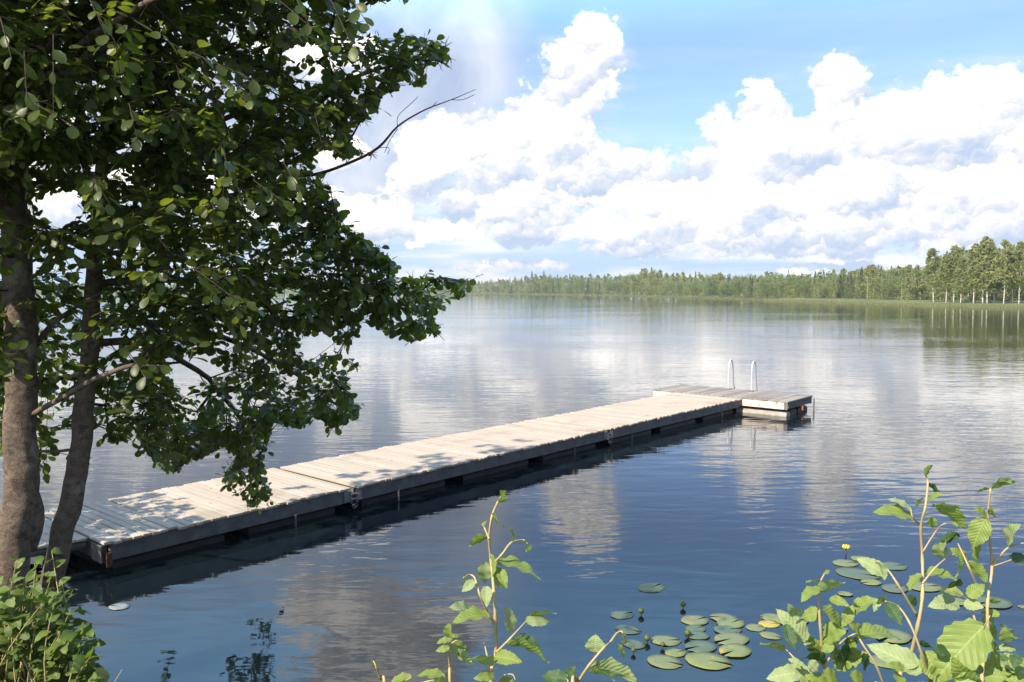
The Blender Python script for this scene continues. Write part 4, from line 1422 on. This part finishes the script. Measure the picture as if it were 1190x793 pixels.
def pad_word(i):
    x, y, w, k = PADS[i]
    return x, y


pad_mats = ['lily_pad', 'lily_pad_yellow', 'lily_pad_patchy', 'lily_pad_submerged', 'lily_pad_glint']
special = {0: 'lone green lily pad farthest out from the centre pad group', 18: 'small bright yellow lily pad left of the thicket', 11: 'largest lily pad, orange patched, at the front of the centre group', 6: 'pinkish patched lily pad in the middle of the centre group',
           13: 'yellow patched lily pad near the back right of the centre group', 16: 'long yellowing lily pad at the right of the centre group', 25: 'ochre patched lily pad among green pads behind the thicket', len(PADS) - 1: 'lone lily pad with its glint painted pale, near the jetty by the trunks',
           1: 'murky half sunken lily pad beside a dark bud, farthest of three', 2: 'murky half sunken lily pad, middle of three beside dark buds', 3: 'murky half sunken lily pad nearest the arching shoot'}
for i, (x, y, w, k) in enumerate(PADS):
    c = on_z(x, y, 0)
    d = pix(c)[2]
    wm = w * d / FPX
    me = make_pad(c, wm, rng.uniform(-.7, .7) + (math.pi if rng.random() < .4 else 0), .0004 * (i % 17), i * 3.7)
    o = link_mesh('lily_pad', me, M[pad_mats[k]])
    if i in special: lab = special[i]
    elif x < 880 and x > 300 and k == 3: lab = 'dull green lily pad lying low in the centre pad group'
    elif x < 880 and x > 300: lab = 'green lily pad in the tight group at bottom centre right'
    else: lab = 'green lily pad among the pads behind the right thicket'
    tag(o, lab, 'lily pad', 'lily pads floating near the bank')

for k, (x, y, lab) in enumerate(((745, 713, 'dark lily bud beside the farthest murky pad'), (793.7, 705, 'lily bud standing alone behind the centre pads'), (752, 745, 'greenish lily bud left of the centre pad group'),
                                 (799, 739, 'dark lily bud between low pads of the centre group'), (770, 751.5, 'dark lily bud at the edge of the pink patched pad'), (736, 758, 'small dark lily bud near the arching shoot'))):
    c = on_z(x, y + 2, 0)
    r = .030 if k < 4 else .022
    root = empty('lily_bud', c); tag(root, lab, 'lily bud', 'lily buds among the pads')
    mb = MB()
    mb.tube([c + Vector((0, 0, -.15)), c + Vector((0, 0, .02))], .007, 6)
    mb.build('stalk', M['bud'], root)
    prof = [(.25, 0), (.8, .35), (1.0, .9), (.85, 1.4), (.35, 1.8), (.1, 1.9)]
    b = MB(); b.tube([c + Vector((0, 0, .015 + z * r)) for q, z in prof], [q * r for q, z in prof], 10)
    b.build('bud', M['bud'], root, smooth=True)
c = on_z(983, 644, 0)
root = empty('water_lily', c); tag(root, 'small yellow water lily flower standing above the green pads', 'water lily')
MB().tube([c + Vector((0, 0, -.15)), c + Vector((0, 0, .07))], .007, 6).build('stalk', M['bud'], root)
f = MB()
for k in range(6):
    a = k * math.pi / 3
    pts = [c + Vector((math.cos(a) * q, math.sin(a) * q, z)) for q, z in ((.008, .068), (.026, .075), (.034, .093), (.026, .105))]
    f.tube(pts, [.008, .014, .014, .006], 6)
f.build('petals', M['flower'], root, smooth=True)
MB().tube([c + Vector((0, 0, .07)), c + Vector((0, 0, .095))], [.014, .018], 10).build('centre', M['flower'], root)

# ------------------------------------------------------------------ far shore: trees
def clump_mesh(name, pts, sizes, seed, flat=0.0):
    r = np.random.default_rng(seed)
    V, F = [], []
    n = 0
    for p, s in zip(pts, sizes):
        a = r.normal(0, 1, 3); a /= np.linalg.norm(a)
        b = np.cross(a, r.normal(0, 1, 3)); b /= np.linalg.norm(b)
        k = r.uniform(.5, 1.0)
        q = [p + a * s, p + b * s * k, p - a * s * r.uniform(.6, 1), p - b * s * k]
        V += q; F += [(n, n + 1, n + 2), (n, n + 2, n + 3)]; n += 4
    return tri_mesh(name, np.array(V), np.array(F))


def birch_crown(seed, low=.22, w=.20, n=1500):
    r = np.random.default_rng(seed)
    # sub-clumps hung round the stem
    cl = []
    for i in range(85):
        h = low + (1 - low) * (r.random() ** .9)
        t = (h - low) / (1 - low)
        ww = w * (1 - t) ** .48 * (.55 + .45 * min(1, t / .3)) + .012
        a = r.uniform(0, 6.28); q = ww * math.sqrt(r.random())
        cl.append((np.array((q * math.cos(a), q * math.sin(a), h - .02)), r.uniform(.014, .040) * (1.15 - .75 * t)))
    P, S = [], []
    for k in range(n):
        c, rad = cl[r.integers(len(cl))]
        v = r.normal(0, 1, 3) * rad * np.array((.85, .85, 1.15))
        p = c + v
        p[2] = min(p[2], 1.0)
        P.append(p); S.append(r.uniform(.010, .022))
    return clump_mesh('birch_crown', P, S, seed)


def spruce_crown(seed, n=1300, w=.17, low=.06):
    r = np.random.default_rng(seed)
    P, S = [], []
    for k in range(n):
        h = low + (1 - low) * r.random() ** 1.25
        lay = 1 + .25 * math.sin(h * 70)
        q = w * (1 - h) ** .85 * lay * math.sqrt(r.random()) + .004
        a = r.uniform(0, 6.28)
        P.append(np.array((q * math.cos(a), q * math.sin(a), h - q * .25))); S.append(r.uniform(.006, .015))
    return clump_mesh('spruce_crown', P, S, seed)


def round_crown(seed, n=1300, w=.27, low=.10):
    r = np.random.default_rng(seed)
    cl = []
    for i in range(26):
        v = r.normal(0, 1, 3); v /= np.linalg.norm(v)
        k = r.random() ** .4
        cl.append((np.array((v[0] * w * k * .8, v[1] * w * k * .8, (low + 1) / 2 + v[2] * (1 - low) / 2 * k * .85)), r.uniform(.04, .075)))
    P, S = [], []
    for k in range(n):
        c, rad = cl[r.integers(len(cl))]
        P.append(c + r.normal(0, 1, 3) * rad); S.append(r.uniform(.010, .024))
    return clump_mesh('round_crown', P, S, seed)


def trunk_mesh(seed, top=.85, r0=.011, lean=.03, limbs=5):
    r = random.Random(seed)
    pts = [Vector((lean * math.sin(t * 2.2 + seed) * t, lean * math.cos(t * 1.7 + seed) * t, t * top - .02)) for t in np.linspace(0, 1, 9)]
    mb = MB(); mb.tube(pts, np.linspace(r0, .002, 9).tolist(), 6)
    for k in range(limbs):
        i = r.randint(3, 7); a = r.uniform(0, 6.28); l = r.uniform(.06, .13)
        mb.tube([pts[i], pts[i] + Vector((math.cos(a) * l, math.sin(a) * l, l * .8))], [.004, .0015], 4)
    return mb.mesh('far_trunk', True)


def make_far_shore():
    kinds = {
        'birch': [(birch_crown(i, .10 + .05 * (i % 3), .15 + .02 * (i % 4)), trunk_mesh(i, .9, .006)) for i in range(7)],
        'aspen': [(round_crown(20 + i, 1400, .20 + .03 * i, .12), trunk_mesh(30 + i, .8, .012)) for i in range(4)],
        'spruce': [(spruce_crown(40 + i, 1300, .15 + .02 * i), trunk_mesh(50 + i, .9, .012, .0, 0)) for i in range(3)],
        'willow': [(round_crown(60 + i, 1100, .55, .0), trunk_mesh(70 + i, .6, .02)) for i in range(3)],
    }
    tall = [(birch_crown(80 + i, .24 + .05 * (i % 4), .115 + .015 * (i % 3), 2000), trunk_mesh(90 + i, .95, .0085, .025, 7)) for i in range(5)]
    leafm = {'birch': M['birch_leaf'], 'aspen': M['aspen_leaf'], 'spruce': M['spruce_leaf'], 'willow': M['willow_leaf']}
    barkm = {'birch': M['birch_bark'], 'aspen': M['grey_bark'], 'spruce': M['grey_bark'], 'willow': M['grey_bark']}
    names = {'birch': 'birch_tree', 'aspen': 'aspen_tree', 'spruce': 'spruce_tree', 'willow': 'willow_bush'}
    cats = {'birch': 'tree', 'aspen': 'tree', 'spruce': 'tree', 'willow': 'bush'}
    tops = [(-400, 325), (400, 326), (545, 326), (575, 324), (600, 322), (622, 318), (640, 319), (680, 319), (715, 319), (750, 312), (790, 316), (850, 319), (880, 318), (905, 316), (950, 317), (985, 313), (1010, 306), (1030, 310), (1055, 309), (1075, 302), (1100, 294), (1130, 287), (1200, 287), (1500, 285)]
    shore_px = [(-700, 340.9), (-300, 341.2), (100, 341.4), (400, 341.5), (540, 341.6), (650, 343.0), (750, 345.0), (830, 347.4), (884, 348.9), (950, 350.3), (1050, 353.0), (1190, 355.8), (1290, 358.0), (1500, 360)]
    TX, TY = zip(*tops); SX, SY = zip(*shore_px)
    proto = {}

    def place(kind, x, y, h, label, group, shp=None, fat=1.0):
        lst = tall if shp == 'tall' else kinds[kind]
        crown, trunk = rng.choice(lst)
        root = empty(names[kind], (x, y, .12), rng.uniform(0, 6.28))
        w = h * fat * rng.uniform(.9, 1.15)
        root.scale = (w, w, h)
        tag(root, label, cats[kind], group)
        key = (crown.name, trunk.name)
        if key not in proto:
            c = link_mesh('crown', crown, leafm[kind], root)
            t_ = link_mesh('trunk', trunk, barkm[kind], root)
            proto[key] = (c, t_)
        else:
            for src in proto[key]:
                q = src.copy(); q.parent = root; col.objects.link(q)
        return root
    # rows of single trees along the shore
    wl = {'birch': ('light green birch in the long wood on the far shore', 'birches in the far shore wood'),
          'aspen': ('rounded mid green tree in the long wood on the far shore', 'round trees in the far shore wood'),
          'spruce': ('dark pointed spruce in the long wood on the far shore', 'spruces in the far shore wood'),
          'willow': ('low grey green willow bush at the far waterline', 'willow bushes along the far waterline')}
    for row, (back, step) in enumerate(((5, 6.0), (16, 6.5), (38, 6.5))):
        px = 505.0 + row * 2
        while px < 1225:
            sy = float(np.interp(px, SX, SY)); ty = float(np.interp(px, TX, TY))
            p = on_z(px, sy, 0)
            dirv = Vector((p.x, p.y, 0)).normalized()
            extra = back * (1 if px < 1000 else .8)
            q = p + dirv * (extra + rng.uniform(-3, 5)) * (1 if px > 850 else 1.6)
            d = q.y
            h = (sy - ty) * d / FPX * (rng.uniform(.60, .96) if row == 0 else rng.uniform(.80, 1.01))
            u = rng.random()
            kd = 'birch' if u < .60 else 'aspen' if u < .86 else 'spruce'
            if 880 < px < 970 and row == 0: kd = 'aspen' if rng.random() < .7 else 'birch'
            if 985 < px < 1065 and row == 2 and rng.random() < .4: kd = 'spruce'
            lab, grp = wl[kd]
            place(kd, q.x, q.y, h, lab, grp, fat={'birch': 1.2, 'aspen': 1.15, 'spruce': 1.1}[kd])
            px += step * rng.uniform(.6, 1.4) * (1 if px < 1000 else 1.2)
    # a pair of pointed spruces standing above the rest
    for px, top, lab in ((618, 315.5, 'left of two pointed spruces rising above the far wood'), (632, 315, 'right of two pointed spruces rising above the far wood'), (757, 311, 'tall spruce top breaking the far treeline at mid lake'), (1018, 305, 'broad pine like crown breaking the treeline left of the tall birches')):
        sy = float(np.interp(px, SX, SY)); p = on_z(px, sy, 0); q = p * 1.08; q.z = 0
        place('spruce' if px < 1000 else 'aspen', q.x, q.y, (sy - top) * q.y / FPX * .98, lab, None, fat=1.0)
    # willow bushes at the waterline
    px = 520
    while px < 1200:
        sy = float(np.interp(px, SX, SY)); p = on_z(px, sy, 0)
        dirv = Vector((p.x, p.y, 0)).normalized(); q = p + dirv * rng.uniform(1.5, 5)
        place('willow', q.x, q.y, rng.uniform(1.6, 3.8) * (1 if px < 980 else .6), *wl['willow'], fat=1.1)
        px += rng.uniform(6, 17) * (1 if px < 900 else 1.6)
    q = on_z(884, 349.3, 0)
    place('willow', q.x, q.y, 1.7, 'dark willow bush on the tip of the grassy spit', None, fat=1.2)
    # the tall birches with bare white trunks at the right
    B = [(1085, 290, 354.0, 'leaning'), (1099, 296, 354.5, ''), (1108, 286, 354.5, ''), (1116, 300, 355.0, ''), (1131, 284, 355.3, ''), (1142, 277, 355.6, ''), (1147, 279, 355.8, ''), (1155, 288, 355.4, ''), (1166, 280, 356.4, ''), (1176, 292, 356, ''), (1184, 282, 356.4, ''), (1195, 284, 357, '')]
    words = ['leftmost tall white birch at the edge of the right grove', 'second tall birch from the left in the right grove', 'third tall birch from the left in the right grove', 'lower birch before the middle of the right grove', 'fifth tall birch from the left in the right grove',
             'highest birch of the right grove, left of its pair', 'birch standing close on the right of the highest birch', 'birch between the highest pair and the lone white trunk', 'birch with the brightest long bare white trunk in the right grove', 'shorter birch just right of the brightest white trunk', 'tall birch second from the right photo edge', 'tall birch at the very right edge of the photo']
    for (px, top, by, fl), lab in zip(B, words):
        by += .9
        p = on_z(px, by, 0)
        h = (by - top) * p.y / FPX
        r_ = place('birch', p.x, p.y, h, lab, 'tall white trunked birches on the right shore', 'tall', 1.25 if px not in (1166,) else .95)
        if fl: r_.rotation_euler = (0, R(-4), .3)
    # birches beyond the right edge
    for k in range(16):
        px = 1210 + k * 22 + rng.uniform(-6, 6)
        p = on_z(px, 357.2 + rng.uniform(-2, .5), 0)
        place('birch', p.x, p.y, rng.uniform(9, 12.5), 'tall birch farther along the right shore', 'birches along the right shore', 'tall', 1.2)
    # closed wood behind: reads as one mass
    P, S = [], []
    r = np.random.default_rng(5)
    for _ in range(24000):
        px = r.uniform(-650, 1480)
        sy = float(np.interp(px, SX, SY)); ty = float(np.interp(px, TX, TY))
        p = on_z(px, sy, 0); dirv = Vector((p.x, p.y, 0)).normalized()
        q = p + dirv * (40 + r.uniform(0, 60)) if px > 500 else p + dirv * r.uniform(5, 60)
        hmax = (sy - ty) * q.y / FPX * (.72 + .18 * mnoise.noise(Vector((px * .21, 3, 0))))
        P.append(np.array((q.x, q.y, hmax * r.random() ** .7))); S.append(r.uniform(.25, .75) * (1 + q.y / 500))
    me = clump_mesh('far_wood', P, S, 6)
    o = link_mesh('far_wood', me, M['aspen_leaf'])
    tag(o, 'closed mass of trees deep in the far shore wood', 'wood', kind='stuff')
    # reeds and tall grass along the waterline and on the spit
    V, F = [], []
    for _ in range(30000):
        px = r.uniform(480, 1290)
        if px > 884:
            sy = float(np.interp(px, [884, 890, 950, 1020, 1100, 1190, 1290], [348.9, 350.4, 352.3, 354.6, 357.3, 359.6, 361.5]))
            dep = r.random() ** 1.6 * (22 if px < 1100 else 14)
        else:
            sy = float(np.interp(px, SX, SY)); dep = r.random() ** 1.4 * 5 - .5
        p = on_z(px, sy, 0); dirv = Vector((p.x, p.y, 0)).normalized()
        q = p + dirv * (dep - .6)
        h = r.uniform(.15, .5); w = r.uniform(.04, .10) * (p.y / 200)
        a = r.uniform(0, 3.14); dx, dy = math.cos(a) * w, math.sin(a) * w * .4
        b = len(V); z = .0 if dep < 1 else .25
        V += [(q.x - dx, q.y - dy, z - .1), (q.x + dx, q.y + dy, z - .1), (q.x + r.uniform(-.2, .2), q.y, z + h)]
        F.append((b, b + 1, b + 2))
    o = link_mesh('shore_reeds', tri_mesh('shore_reeds', np.array(V), np.array(F)), M['reed'])
    tag(o, 'pale yellow green reeds and grass along the far waterline', 'reeds', kind='stuff')


make_far_shore()


def make_haze():
    m, t, out = new_mat('haze')
    v = t.n('ShaderNodeVolumePrincipled')
    v.inputs['Color'].default_value = (.86, .92, 1.0, 1)
    v.inputs['Density'].default_value = HAZE
    v.inputs['Anisotropy'].default_value = .1
    t.t.links.new(v.outputs[0], out.inputs['Volume'])
    mb = MB()
    mb.box((0, 400, 8.0), (4600, 3400, 20.0))
    o = mb.build('haze', m)
    tag(o, 'thin summer haze over the lake', kind='stuff')


HAZE = .00022
if HAZE: make_haze()

# ------------------------------------------------------------------ render settings
scene.view_settings.view_transform = 'Standard'
scene.view_settings.look = 'None'
scene.view_settings.exposure = EXPO
scene.view_settings.gamma = 1.0
scene.view_settings.use_curve_mapping = False
scene.cycles.max_bounces = 8
scene.cycles.transparent_max_bounces = 8
scene.cycles.use_denoising = True
